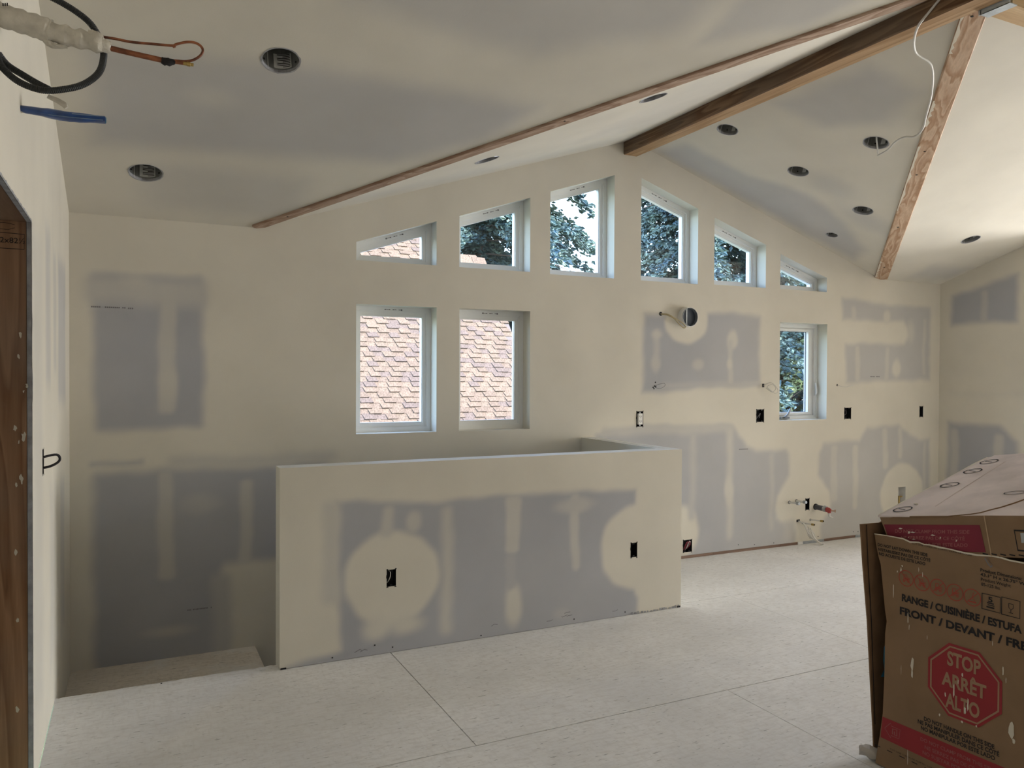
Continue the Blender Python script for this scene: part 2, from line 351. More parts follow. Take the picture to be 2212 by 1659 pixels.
# wall boxes on the back wall: (x, z, w, h, kind)
wall_boxes = [(4.852, 1.151, .088, .108), (5.910, 1.152, .088, .102), (6.920, 1.151, .052, .102), (3.602, 1.149, .066, .120), (4.082, 0.100, .092, .100), (5.416, 0.350, .050, .10)]
gas_box = (6.654, 0.345, .105, .17)
holes = [(p[0][0], p[1][0], cst(p[0][1]), lin(p[3][0], p[3][1], p[2][0], p[2][1])) for p in wins.values()]
holes += [rect_hole(x - w / 2, z - h / 2, x + w / 2, z + h / 2) for x, z, w, h in wall_boxes + [gas_box]]
G = 1.0; S_ = .55
back_paint = [
 ('r', -0.20, 1.165, 0.39, 2.07, G, .03), ('r', -.23, 1.9, .41, 2.05, .5, .05), ('r', .145, 1.25, .235, 2.02, .45, .018), ('e', .19, 1.42, .05, .10, .3, .02), ('e', .02, 2.03, .06, .035, .35, .03),
 ('r', -0.20, -1.3, 1.15, 0.915, G, .035), ('r', -.215, .955, .06, .985, .7, .02), ('r', .2, .93, 1.2, .985, .45, .04), ('r', .135, .26, .22, .90, .5, .018), ('r', .605, .32, .675, .84, .45, .018), ('e', .38, .70, .10, .06, .75, .03),
 ('r', .50, -1.3, 1.3, .32, 0, .035), ('e', .20, -.06, .11, .028, .55, .02), ('r', .44, -1.3, .55, .26, .6, .04),
 ('p', [(3.63, 1.985), (4.0, 1.975), (4.4, 2.02), (4.84, 2.00), (4.845, 1.44), (4.62, 1.405), (4.2, 1.39), (3.70, 1.36), (3.63, 1.36)], G, .03),
 ('e', 4.055, 1.95, .215, .205, 0, .018), ('r', 3.87, 1.95, 4.26, 2.1, 0, .02), ('r', 3.73, 1.55, 3.785, 1.86, .6, .02), ('e', 3.76, 1.83, .05, .035, .35, .02), ('e', 3.745, 1.58, .04, .06, .5, .02), ('e', 4.535, 1.80, .06, .075, .3, .02), ('r', 4.49, 1.42, 4.54, 1.80, .55, .015), ('e', 4.51, 1.60, .03, .04, .3, .015), ('e', 4.18, 1.585, .055, .045, .5, .02),
 ('r', 3.80, 1.40, 4.85, 1.44, .75, .02),
 ('p', [(3.35, 1.06), (3.62, 1.085), (4.55, 1.075), (4.62, .98), (4.70, .90), (4.80, .86), (5.16, .84), (5.20, .80), (5.19, .62), (5.05, .45), (5.05, .25), (5.26, .12), (5.27, -.1), (3.2, -.1), (3.2, 1.04)], G, .03),
 ('r', 3.25, 1.02, 4.55, 1.09, .55, .03),
 ('p', [(5.545, .80), (5.60, .885), (5.90, .90), (6.06, .90), (6.16, 1.02), (6.60, 1.025), (6.75, .93), (6.88, .885), (7.045, .88), (7.045, -.1), (5.60, -.1), (5.58, .14), (5.68, .28), (5.67, .45), (5.60, .55), (5.545, .62)], G, .03),
 ('e', 6.655, .36, .30, .30, 0, .02), ('e', 4.03, .22, .165, .21, 0, .025),
 ('e', 5.368, .365, .325, .20, 0, .018), ('r', 5.27, .01, 5.56, .25, 0, .025), ('r', 5.13, .05, 5.26, .22, .75, .04),
 ('r', 4.49, .12, 4.555, 1.05, .45, .028), ('e', 4.52, .52, .05, .12, .25, .02), ('r', 4.10, .3, 4.16, 1.02, .65, .028), ('r', 4.97, .15, 5.01, .82, .6, .028),
 ('r', 5.70, .35, 5.78, .86, .6, .015), ('r', 5.99, .27, 6.055, .86, .45, .015), ('r', 6.38, .62, 6.45, 1.0, .45, .015), ('r', 6.60, .7, 6.65, 1.0, .45, .015), ('r', 6.95, .3, 6.99, .86, .6, .015),
 ('p', [(5.83, 2.205), (6.45, 2.17), (7.03, 2.17), (7.04, 1.46), (5.88, 1.44), (5.87, 1.79), (6.66, 1.80), (6.74, 1.90), (6.66, 2.02), (5.83, 2.01)], G, .03),
 ('r', 6.0, 1.45, 6.06, 1.77, .5, .015), ('r', 6.40, 1.45, 6.45, 1.77, .6, .015), ('e', 6.56, 1.575, .055, .09, .2, .02), ('e', 6.42, 2.06, .05, .06, .3, .02), ('r', 6.93, 1.50, 6.97, 2.05, .6, .015), ('e', 6.76, 1.92, .05, .09, .5, .03), ('r', 5.95, 2.0, 6.0, 2.13, .5, .02),
]
def wlo(x):
    if x < 3.10: return -1.35
    return .022
hs = holes
def wall_back_mesh():
    br = sorted({LX, VL, XC, VR, 3.066, RX})
    H = []
    for h in hs: H.append(h)
    # break helpers: zero-height holes only add break lines
    for b in (VL, XC, VR, 3.066): H.append((b, b, cst(0), cst(0)))
    return grid_surface('wall_back', LX, RX, lambda x: -1.35 if x <= 3.0661 else .022, ceil_wall, H, .016,
                        lambda u, v: np.stack([u, np.full_like(u, WY), v], 1), paint(back_paint, .34), m_dry)
wall_back = link_mesh('wall_back', wall_back_mesh(), None); tag(wall_back, kind='structure')

# window reveals belong to the back wall (plastered returns)
for k, p in wins.items():
    b = MB(); n = len(p)
    for i in range(n):
        a, c = p[i], p[(i + 1) % n]
        b.add([(a[0], WY, a[1]), (c[0], WY, c[1]), (c[0], WY + .125, c[1]), (a[0], WY + .125, a[1])], [(0, 1, 2, 3)])
    r = b.build('window_return', m_mudplain, wall_back)
# printed stamps and screw heads on the exposed paper
b = MB()
rnd = random.Random(3)
def stamp(b, x0, x1, z, y, n=18):
    for i in range(n):
        if rnd.random() < .2: continue
        xa = x0 + (x1 - x0) * i / n; b.add([(xa, y, z - .004), (xa + (x1 - x0) / n * .7, y, z - .004), (xa + (x1 - x0) / n * .7, y, z + .004), (xa, y, z + .004)], [(0, 1, 2, 3)])
stamp(b, -.21, -.03, 1.875, WY - .001); stamp(b, -.02, .02, 1.873, WY - .001, 4); stamp(b, .30, .44, .06, WY - .001); stamp(b, 4.62, 4.72, .87, WY - .001, 10); stamp(b, 6.20, 6.33, 1.49, WY - .001, 10)
b.build('paper_stamp', m_grayprint, wall_back)
for x, z in [(5.45, .045), (5.55, .05), (6.0, .055), (6.06, .052), (4.62, .06), (4.80, .045), (5.02, .04)]:
    MB().tube([(x, WY - .002, z), (x, WY + .002, z)], .004, 8).build('screw_head', m_ink, wall_back)
# sole plate showing under the board, with shims
tp = empty('trim_1', (3.2, WY, 0)); tag(tp, kind='structure')
xs = [3.185, 4.35, 5.10, 5.30, 5.36, 5.62, 5.66, 6.02, 6.20, 7.18]
mm = [m_plate, m_plate, m_plate, m_white, m_galv, m_plate, m_plate, m_galv, m_plate]
for i in range(len(xs) - 1):
    MB().box((xs[i], WY - (.004 if mm[i] is m_plate else .008), 0.0005), (xs[i + 1] - .002, WY + .03, .0225)).build('plate_piece' if mm[i] is m_plate else 'shim', mm[i], tp)

# left wall with doorway: u = Y, v = z
dy0, dy1, dz1 = 2.10, 3.243, 2.030
lefth = [rect_hole(dy0, -1.35, dy1, dz1), rect_hole(3.598, 1.09, 3.650, 1.19)]
def ceil_main(y): return EAVE + SL * (WY - y) if y > YR else max(EAVE, EAVE + SL * (WY - YR) - SL * (YR - y))
YB = -3.0
left_paint = [('r', 3.28, .2, 3.6, 2.0, .25, .08), ('r', 3.75, 1.45, 3.95, 2.1, .45, .05), ('r', 4.35, 1.35, 4.8, 2.05, .6, .05), ('r', 4.45, .2, 4.7, .95, .4, .05), ('r', 3.9, .2, 4.15, 1.0, .25, .05), ('r', 4.1, 1.5, 4.25, 2.05, .35, .03)]
H = lefth + [(b_, b_, cst(0), cst(0)) for b_ in (YR, SD, YR - (WY - YR))]
wl_me = grid_surface('wall_left', YB, WY, lambda y: -1.35 if y >= SD - 1e-4 else 0., ceil_main, H, .03,
                     lambda u, v: np.stack([np.full_like(u, LX), u, v], 1), paint(left_paint), m_dry, flip=True)
wall_left = link_mesh('wall_left', wl_me, None); tag(wall_left, kind='structure')
# raw board edge round the doorway (ragged) and rough-opening timber
door = empty('door_1', (LX, dy1, 0)); tag(door, kind='structure')
b = MB(); rnd = random.Random(5)
def ragged(b, pts_edge, inward, depth, n):
    pass
k = 40
zz = [dz1 * i / k for i in range(k + 1)]
out = [(LX + .0015, dy1 + .004 + rnd.uniform(0, .006) + (.012 if rnd.random() < .06 else 0), z) for z in zz]
inn = [(LX + .0015, dy1, z) for z in zz]
b.add(out + inn, [(i, i + 1, k + 2 + i, k + 1 + i) for i in range(k)])
yy = [dy0 + (dy1 - dy0) * i / k for i in range(k + 1)]
out = [(LX + .0015, y, dz1 + .004 + rnd.uniform(0, .007)) for y in yy]; inn = [(LX + .0015, y, dz1) for y in yy]
b.add(out + inn, [(i, i + 1, k + 2 + i, k + 1 + i) for i in range(k)])
b.box((LX - .0145, dy1, 0), (LX, dy1 + .01, dz1 + .01)); b.box((LX - .0145, dy0, dz1), (LX, dy1 + .01, dz1 + .01))
b.build('board_edge', m_gyp, door)
jm = MB().box((LX - .16, dy1 + .001, 0), (LX - .016, dy1 + .04, dz1)).build('jamb_stud', m_jamb, door)
MB().box((LX - .16, dy0 - .04, 0), (LX - .016, dy0 - .001, dz1)).build('jamb_stud', m_jamb, door)
m_head = wood_mat('header_wood', (0.36, 0.24, 0.16), (0.24, 0.14, 0.09), 'y', 3, 2)
MB().box((LX - .16, dy0 - .04, dz1 + .001), (LX - .016, dy1 + .04, dz1 + .24)).build('header', m_head, door)
MB().box((LX - .175, dy1 - .001, 0), (LX - .162, dy1 + 2.0, 2.6)).build('far_board', m_gyp, door)
hall_sun_block = MB().box((-2.2, .6, -.02), (LX - .17, 5.6, 0)).box((-2.22, .6, 0), (-2.2, 5.6, 2.6)).box((-2.2, .58, 0), (LX - .1, .6, 2.6)).box((-2.2, 5.6, 0), (LX - .17, 5.62, 2.6)).box((-2.22, .58, 2.6), (LX - .02, 5.62, 2.62)).box((LX - .18, .58, 0), (LX - .163, dy0 - .04, 2.6)).build('wall_hall_sun_block', m_dry); tag(hall_sun_block, kind='structure')  # unseen closed box added past the doorway to keep sun off the jamb
# splashes of compound on the stud, and the pencilled size box
b = MB(); rnd = random.Random(11)
for z, x, r in [(1.63, -.355, .007), (1.555, -.36, .006), (1.45, -.335, .006), (1.43, -.345, .004), (1.30, -.372, .008), (1.27, -.345, .01), (1.25, -.36, .005), (1.12, -.352, .010), (1.10, -.368, .005), (.86, -.37, .007), (.62, -.366, .006), (.30, -.368, .008)]:
    ring = [(x + r * .8 * math.cos(t) * rnd.uniform(.4, 1.2), dy1 - .0008, z + r * 1.6 * math.sin(t) * rnd.uniform(.4, 1.3)) for t in [i * math.pi / 5 for i in range(10)]]
    b.add(ring, [tuple(range(10))])
b.build('compound_splash', m_paint, jm)
def ribbon(b, pts, w, nrm):
    P = [Vector(p) for p in pts]; N = Vector(nrm); vs = []
    for i, p in enumerate(P):
        t = (P[min(i + 1, len(P) - 1)] - P[max(i - 1, 0)]).normalized(); s = t.cross(N).normalized() * w / 2; vs += [p - s, p + s]
    b.add(vs, [(2 * i, 2 * i + 1, 2 * i + 3, 2 * i + 2) for i in range(len(P) - 1)])
def text_mesh(body, origin, right, up, width, cap, offset=0.0, italic=0):
    cu = bpy.data.curves.new('t', 'FONT'); cu.body = body; cu.size = 1; cu.resolution_u = 3; cu.offset = offset
    o = bpy.data.objects.new('t', cu); COL.objects.link(o); dg = bpy.context.evaluated_depsgraph_get()
    me = bpy.data.meshes.new_from_object(o.evaluated_get(dg)); bpy.data.objects.remove(o); bpy.data.curves.remove(cu)
    n = len(me.vertices); co = np.empty(n * 3); me.vertices.foreach_get('co', co); co = co.reshape(-1, 3)
    x0, x1 = co[:, 0].min(), co[:, 0].max()
    H_ = .73
    X = (co[:, 0] - x0) / (x1 - x0) * width; Y = co[:, 1] / H_ * cap
    Rr = np.array(Vector(right)); Uu = np.array(Vector(up)); O = np.array(Vector(origin))
    P = O + X[:, None] * Rr + Y[:, None] * Uu
    me.vertices.foreach_set('co', P.ravel()); me.update(); return me
me = text_mesh('2x82½', (LX - .094, dy1 - .0008, 1.952), (1, 0, 0), (0, 0, 1), .075, .020); me.name = 'pencil_note'; link_mesh('pencil_note', me, m_ink, jm)
b = MB(); ribbon(b, [(LX - .13, dy1 - .001, 1.932), (LX - .022, dy1 - .001, 1.932), (LX - .021, dy1 - .001, 1.985), (LX - .13, dy1 - .001, 1.988)], .0022, (0, -1, 0))
ribbon(b, [(LX - .12, dy1 - .001, 2.000), (LX - .07, dy1 - .001, 1.998), (LX - .05, dy1 - .001, 2.006)], .0015, (0, -1, 0)); ribbon(b, [(LX - .12, dy1 - .001, 2.018), (LX - .08, dy1 - .001, 2.022), (LX - .05, dy1 - .001, 2.017)], .0015, (0, -1, 0))
b.build('pencil_box', m_ink, jm)

# right wall with the patio doorway (outside the frame), rear wall with a window (behind the camera)
right_paint = [('p', [(4.965, 2.28), (4.34, 2.42), (4.34, 1.99), (4.965, 2.0)], G, .035), ('r', 4.62, 2.0, 4.68, 2.3, .6, .02), ('p', [(4.99, 1.04), (4.50, 1.045), (4.33, .9), (4.25, .4), (4.25, .1), (4.99, .1)], G, .035), ('r', 4.88, .3, 4.96, .99, .5, .02), ('r', 4.45, .3, 4.54, .95, .5, .02), ('r', 4.2, 1.3, 5.0, 1.36, .12, .04)]
RY = 4.02; RX2 = 11.5
wr_me = grid_surface('wall_right', RY, WY, cst(0), ceil_main, [], .02,
                     lambda u, v: np.stack([np.full_like(u, RX), u, v], 1), paint(right_paint), m_dry)
wall_right = link_mesh('wall_right', wr_me, None); tag(wall_right, kind='structure')
wa = grid_surface('wall_alcove', RX, RX2, cst(0), cst(ceil_main(RY)), [], .15, lambda u, v: np.stack([u, np.full_like(u, RY), v], 1), paint([]), m_dry, flip=True)
wa = link_mesh('wall_alcove', wa, None); tag(wa, kind='structure')
we = grid_surface('wall_far_right', YB, RY, cst(0), ceil_main, [rect_hole(1.10, .0001, 4.0, 2.36)] + [(b_, b_, cst(0), cst(0)) for b_ in (YR, YR - (WY - YR))], .12,
                     lambda u, v: np.stack([np.full_like(u, RX2), u, v], 1), paint([]), m_dry)
we = link_mesh('wall_far_right', we, None); tag(we, kind='structure')
d2 = empty('door_2', (RX2, 1.9, 0)); tag(d2, kind='structure')
for y in (1.10, 2.52, 3.94): MB().box((RX2 + .01, y, 0), (RX2 + .07, y + .06, 2.36)).build('door_frame', m_vinyl, d2)
MB().box((RX2 + .01, 1.10, 2.30), (RX2 + .07, 4.0, 2.36)).build('door_frame', m_vinyl, d2)
MB().box((RX2, 1.10, -.02), (RX2 + .12, 4.0, .0)).build('sill', m_vinyl, d2)
wq_me = grid_surface('wall_rear', LX, RX2, cst(0), cst(EAVE), [], .12, lambda u, v: np.stack([u, np.full_like(u, YB), v], 1), paint([]), m_dry, flip=True)
wall_rear = link_mesh('wall_rear', wq_me, None); tag(wall_rear, kind='structure')

# ------------------------------------------------------------------ ceiling
cans = [  # on which plane, x, y, radius, label
 ('M', 0.600, 3.603, .082, 'large round ceiling hole in the dim slope above the coiled black hose'),
 ('M', 0.068, 4.610, .082, 'ragged round ceiling hole near the left wall, lower of the two beside the left wall'),
 ('L', 1.981, 4.437, .075, 'thin dark oval ceiling hole above the windows, between the long rafter and the gable windows'),
 ('L', 2.581, 3.541, .075, 'dark oval ceiling hole squeezed between the long thin rafter and the dark ridge beam'),
 ('G', 3.795, 4.326, .072, 'round ceiling hole half tucked against the ridge beam, right of it'),
 ('G', 4.411, 3.596, .077, 'round ceiling hole with the loose white cable hanging beside it'),
 ('G', 4.461, 4.312, .075, 'round ceiling hole in the middle of the bright gable slope'),
 ('G', 5.149, 4.310, .073, 'round ceiling hole just left of the wide right-hand rafter'),
 ('G', 5.409, 4.843, .047, 'smallest ceiling hole, low on the gable slope near the wall'),
 ('M', 6.444, 4.295, .072, 'round ceiling hole right of the wide rafter, in the bright far slope')]
nM = Vector((0, SL, 1)).normalized(); nL = Vector((-SL, 0, 1)).normalized(); nG = Vector((SL, 0, 1)).normalized()
def zM(x, y): return EAVE + SL * (WY - y)
def zL(x, y): return EAVE + SL * (x - VL)
def zG(x, y): return EAVE + SL * (VR - x)
cs = math.cos(math.atan(SL))
def rh(c):
    pl, x, y, r, _ = c
    return round_hole(x, y, r * (1 if pl == 'M' else cs), r * (cs if pl == 'M' else 1), 12, .05, int(x * 100))
M_paint = [('p', [(-.17, 3.70), (.6, 3.62), (1.2, 3.6), (1.9, 3.62), (1.75, 3.95), (1.30, 4.25), (.5, 4.33), (-.17, 4.40)], .62, .08), ('p', [(.7, 2.6), (2.4, 2.6), (2.3, 2.95), (1.7, 3.28), (1.2, 3.24), (.8, 3.20)], .5, .09),
           ('r', .05, 4.5, .9, 4.95, .25, .08), ('e', .35, 3.93, .10, .06, .35, .05), ('p', [(2.45, 2.5), (3.1, 2.45), (2.9, 2.75), (2.45, 3.0)], .5, .05), ('r', 6.6, 4.75, 7.15, 5.0, .4, .08), ('r', 5.0, 2.5, 6.2, 2.8, .25, .1), ('r', 5.9, 3.3, 7.1, 3.6, .15, .1)]
G_paint = [('p', [(3.75, 3.1), (4.1, 3.05), (4.25, 3.4), (4.1, 3.75), (3.75, 3.8)], .5, .08), ('p', [(3.75, 4.75), (4.35, 4.7), (4.6, 4.55), (4.85, 4.5), (5.3, 4.6), (5.75, 4.8), (5.9, 5.02), (3.75, 5.05)], .6, .06), ('e', 4.75, 4.25, .2, .12, .35, .08), ('e', 5.3, 4.4, .25, .1, .4, .08)]
L_paint = [('r', 1.2, 4.75, 3.3, 5.0, .15, .1), ('r', 2.7, 3.3, 3.3, 4.6, .2, .1)]
def P3(f): return lambda u, v: np.stack([u, v, f(u, v)], 1)
ceils = []
def valley_M(x):  # lower limit in y for the main slope = ridge; upper = valley line or wall
    if x > RX + 1e-6: return RY
    if x <= VL or x >= VR: return WY
    return WY - min(x - VL, VR - x)
HM = [rh(c) for c in cans if c[0] == 'M'] + [(b_, b_, cst(0), cst(0)) for b_ in (VL, XC, VR)]
HMx = HM
me1 = grid_surface('c1', LX, RX, cst(YR), valley_M, HM, .035, P3(zM), paint(M_paint), m_dry, flip=True)
HL = [rh(c) for c in cans if c[0] == 'L']
me2 = grid_surface('c2', VL, XC, lambda x: WY - (x - VL), cst(WY), HL, .035, P3(zL), paint(L_paint), m_dry, flip=True)
HG = [rh(c) for c in cans if c[0] == 'G']
me3 = grid_surface('c3', XC, VR, lambda x: WY - (VR - x), cst(WY), HG, .035, P3(zG), paint(G_paint), m_dry, flip=True)
YE = YR - (WY - YR)
me6 = grid_surface('c6', RX, RX2, cst(YR), cst(RY), [], .2, P3(zM), paint([]), m_dry, flip=True)
me4 = grid_surface('c4', LX, RX2, cst(YE), cst(YR), [], .2, P3(lambda u, v: EAVE + SL * (v - YE)), paint([]), m_dry, flip=True)
me5 = grid_surface('c5', LX, RX2, cst(YB), cst(YE), [], .3, P3(lambda u, v: EAVE + 0 * v), paint([]), m_dry, flip=True)
bm = bmesh.new()
for q in (me1, me2, me3, me4, me5, me6): bm.from_mesh(q)
me = bpy.data.meshes.new('ceiling'); bm.to_mesh(me); bm.free(); me.materials.append(m_dry)
ceiling = link_mesh('ceiling', me, None); tag(ceiling, kind='structure')

# downlight housings above the holes
def can(c):
    pl, x, y, r, label = c
    z = {'M': zM, 'L': zL, 'G': zG}[pl](x, y); n = {'M': nM, 'L': nL, 'G': nG}[pl]
    t = empty('recessed_light_housing', (x, y, z)); tag(t, label, 'ceiling light', 'recessed light openings in the sloping ceiling')
    a = n.cross(Vector((0, 1, 0)) if pl != 'M' else Vector((1, 0, 0))).normalized(); bb = n.cross(a); P = Vector((x, y, z)); N = 28
    def ring(rad, h): return [P + n * h + (a * math.cos(2 * math.pi * i / N) + bb * math.sin(2 * math.pi * i / N)) * rad for i in range(N)]
    def loft(rings, cap=False):
        vs = [p for rg in rings for p in rg]; fs = []
        for k in range(len(rings) - 1):
            for i in range(N): fs.append((k * N + i, k * N + (i + 1) % N, (k + 1) * N + (i + 1) % N, (k + 1) * N + i))
        if cap: fs.append(tuple((len(rings) - 1) * N + i for i in range(N)))
        return vs, fs
    b = MB(); b.add(*loft([ring(r * 1.01, .014), ring(r * 1.01, .14), ring(r * .9, .145)], True)); b.build('can', m_can, t)
    rnd = random.Random(int(x * 77)); b = MB()
    lowr = [P - n * .0015 + (a * math.cos(2 * math.pi * i / N) + bb * math.sin(2 * math.pi * i / N)) * r * (1.06 + rnd.uniform(-.02, .03)) for i in range(N)]
    b.add(*loft([lowr, ring(r * .985, -.001), ring(r * .985, .014), ring(r * 1.1, .0145)])); b.build('cut_edge', m_gyp, t)
    dv = Vector((x, y, 0)); a0 = math.atan2(dv.dot(bb), dv.dot(a))      # side seen from the room
    def wallp(u, h, k=.985): return P + n * h + (a * math.cos(u) + bb * math.sin(u)) * r * k
    big = r > .078
    u0, u1, h0, h1 = (a0 - .62, a0 + .38, .022, .098) if big else (a0 - .75, a0 - .35, .03, .07)
    b = MB(); K = 8
    vs = [wallp(u0 + (u1 - u0) * i / K, h) for i in range(K + 1) for h in (h0, h1)]
    b.add(vs, [(2 * i, 2 * i + 1, 2 * i + 3, 2 * i + 2) for i in range(K)]); lb = b.build('paper_label', m_canlabel, t)
    if big:
        b = MB()
        for k in range(8):
            h = h0 + .006 + k * .009; w = .85 if k % 3 else .5; uu = [u0 + .06 + (u1 - u0 - .12) * w * i / 6 for i in range(7)]
            vs = [wallp(u_, hh, .972) for u_ in uu for hh in (h, h + .0042)]; b.add(vs, [(2 * i, 2 * i + 1, 2 * i + 3, 2 * i + 2) for i in range(6)])
        b.build('print', m_ink, lb)
    MB().tube([wallp(a0 + .75, .0, 1.0), wallp(a0 + .75, .13, 1.0)], .002, 6).build('seam', m_canlabel, t)
    for ang in (-.95, .1 if not big else 1.1):
        c0 = wallp(a0 + ang, .035, .99); d = (P + n * .035 - c0).normalized(); MB().tube([c0, c0 + d * .003], .005, 8).build('knockout', m_ink, t)
    return t
for c in cans: can(c)

# ------------------------------------------------------------------ beams
def beam(name, p0, p1, half_w, z_bot0, z_bot1, depth, material, label):
    p0 = Vector((*p0, 0)); p1 = Vector((*p1, 0)); d = (p1 - p0).normalized(); s = Vector((-d.y, d.x, 0)) * half_w; b = MB()
    n = 12; rings = []
    for i in range(n + 1):
        t = i / n; c = p0.lerp(p1, t); zb = z_bot0 + (z_bot1 - z_bot0) * t
        e = .006
        rings.append([c - s + Vector((0, 0, zb + depth)), c - s + Vector((0, 0, zb + e)), c - s * (1 - e / half_w) + Vector((0, 0, zb)), c + s * (1 - e / half_w) + Vector((0, 0, zb)), c + s + Vector((0, 0, zb + e)), c + s + Vector((0, 0, zb + depth))])
    vs = [v for r_ in rings for v in r_]; k = 6; fs = []
    for i in range(n):
        for j in range(k): fs.append((i * k + j, i * k + (j + 1) % k, (i + 1) * k + (j + 1) % k, (i + 1) * k + j))
    fs.append(tuple(range(k))); fs.append(tuple(n * k + j for j in range(k)))
    b.add(vs, fs); o = b.build(name, material)
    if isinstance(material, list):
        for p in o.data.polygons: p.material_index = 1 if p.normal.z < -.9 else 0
    tag(o, label, 'beam'); return o
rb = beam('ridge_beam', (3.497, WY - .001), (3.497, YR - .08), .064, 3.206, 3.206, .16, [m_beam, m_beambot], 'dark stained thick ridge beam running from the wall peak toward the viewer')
MB().prism([(3.497 - .064, WY - .002, 3.206), (3.497 + .064, WY - .002, 3.206), (3.497 + .064, WY - .002, 3.30), (3.497 - .064, WY - .002, 3.30)], (0, -.0005, 0))
off = .012
r1 = beam('valley_rafter', (VL, WY - .001), (XC - .045, YR + .045), .043, EAVE - .004, ZC - .004 - SL * .045, .05, m_raf1, 'long thin reddish wooden rafter rising left of the ridge beam')
r2 = beam('valley_rafter', (VR, WY - .001), (XC + .045, YR + .045), .058, EAVE - .004, ZC - .004 - SL * .045, .05, m_raf2, 'wide rafter with bold wavy grain right of the ridge beam')
for t in (.08, .30, .52, .60, .93):
    x = VR + (XC - VR) * t; y = WY + (YR - WY) * t; z = EAVE + (ZC - EAVE) * t - .004
    MB().tube([(x - .012, y, z - .0015), (x - .012, y, z + .001)], .007, 8).build('bolt_hole', m_ink, r2)
for t in (.06, .5):
    x = VL + (XC - VL) * t; y = WY + (YR - WY) * t; z = EAVE + (ZC - EAVE) * t - .004
    MB().tube([(x - .012, y - .01, z - .0015), (x - .012, y - .01, z + .001)], .007, 8).build('bolt_hole', m_ink, r1)
# compound smears along the right rafter edge
b = MB(); rnd = random.Random(8)
for t0, t1 in ((.02, .12), (.38, .62), (.68, .75), (.86, .95)):
    prev = None; k = 14; vs = []
    for i in range(k + 1):
        t = t0 + (t1 - t0) * i / k; x = VR + (XC - VR) * t; y = WY + (YR - WY) * t; z = EAVE + (ZC - EAVE) * t - .0055
        s = Vector((-1, 1, 0)).normalized(); w = rnd.uniform(.004, .022)
        c = Vector((x, y, z)) + s * .058
        vs += [c, c - s * w]
    b.add(vs, [(2 * i, 2 * i + 1, 2 * i + 3, 2 * i + 2) for i in range(k)])
b.build('compound_smear', m_paint, r2)
mrb = MB().box((3.60, YR - .06, 3.19), (RX2, YR + .06, 3.36)).build('main_ridge_board', m_ply); tag(mrb, 'pale new lumber beam crossing at the top right corner', 'beam')
mrb2 = MB().box((LX, YR - .06, 3.24), (3.43, YR + .06, 3.36)).build('main_ridge_board', m_ply); tag(mrb2, 'pale lumber beam left of the ridge beam, above the frame', 'beam')
hg = empty('joist_hanger', (3.58, YR + .03, 3.2)); tag(hg, 'bluish metal hanger plate where the ridge beam meets the pale beam', 'bracket')
m_hang = mat('pale_zinc_sheet', (.55, .60, .64), .5, metal=.2, vary=.2, vscale=30)
MB().box((3.563, YR - .07, 3.185), (3.568, YR + .075, 3.30)).build('side_plate', m_hang, hg)
MB().box((3.563, YR + .062, 3.184), (3.61, YR + .066, 3.23)).build('face_flange', m_hang, hg)
MB().box((3.563, YR - .07, 3.184), (3.62, YR + .064, 3.188)).build('seat_plate', m_hang, hg)

# ------------------------------------------------------------------ floor, landing, stairs
fl = MB().box((LX, YB, -.06), (RX2, SD, -.0205)).box((3.066, SD, -.06), (RX, WY, -.0205)).build('floor', m_dark); tag(fl, kind='structure')
g_ = .0022
rows = [(SD - 1.222 * k, SD - 1.222 * (k - 1)) for k in range(1, 7)]
def panel(x0, y0, x1, y1, dz=0.):
    x0 = max(x0, LX); x1 = min(x1, RX2 if y1 < 4.2 else RX); y0 = max(y0, YB)
    if x1 - x0 < .02 or y1 - y0 < .02: return
    MB().box((x0 + g_, y0 + g_, -.0185 + dz), (x1 - g_, y1 - g_, dz)).build('floor_panel', m_osb, fl)
for k, (ya, yb) in enumerate(rows):
    x = (1.307 if k % 2 == 0 else 2.487) - 2.42 * 3
    while x < RX2:
        panel(x, ya, x + (2.40 if k % 2 == 0 else 2.44), yb, -.0004 * ((int(x * 3) + k) % 3))
        x += (2.40 if k % 2 == 0 else 2.44) if k % 2 == 0 else 2.44
panel(3.066, SD, 4.92, WY + .02); panel(4.92, SD, RX, WY + .02, -.0004)
# edge of the floor at the step (nosing)
nose = MB().box((LX, SD - .0, -.215), (PX0 + .02, SD + .012, -.0005)).build('trim_2', m_osb2); tag(nose, kind='structure')
rnd = random.Random(2)
b = MB()
k = 60
lo = []; up = []
for i in range(k + 1):
    x = LX + (PX0 - LX) * i / k; lo.append((x, SD + .014 + rnd.uniform(0, .010), .0008)); up.append((x, SD - .03 - rnd.uniform(0, .03), .0008))
b.add(lo + up, [(i, i + 1, k + 2 + i, k + 1 + i) for i in range(k)]); b.build('dusty_edge', m_osb, nose)
MB().tube([(.125, SD + .004, .002), (.127, SD + .006, -.03)], .004, 8).build('bent_nail', m_ink, nose)
ld = MB().box((LX, SD, LZ - .02), (LANDX, WY, LZ)).build('floor_landing', m_osb2); tag(ld, kind='structure')
for i in range(6):
    st = MB().box((LANDX + .26 * i, SD + .02, LZ - .19 * (i + 1) - .02), (LANDX + .26 * (i + 1) + .02, WY, LZ - .19 * (i + 1))).box((LANDX + .26 * i, SD + .02, LZ - .19 * (i + 1)), (LANDX + .26 * i - .018, WY, LZ - .19 * i - .02)).build('floor_stair', m_osb2)
    tag(st, kind='structure')
sw = MB().box((LX, SD + .0, -1.4), (3.066, SD - .05, -.06)).box((3.066, SD, -1.4), (3.12, WY, -.06)).box((LX, SD, -1.42), (3.1, WY, -1.36)).build('wall_stairwell', m_mudplain); tag(sw, kind='structure')

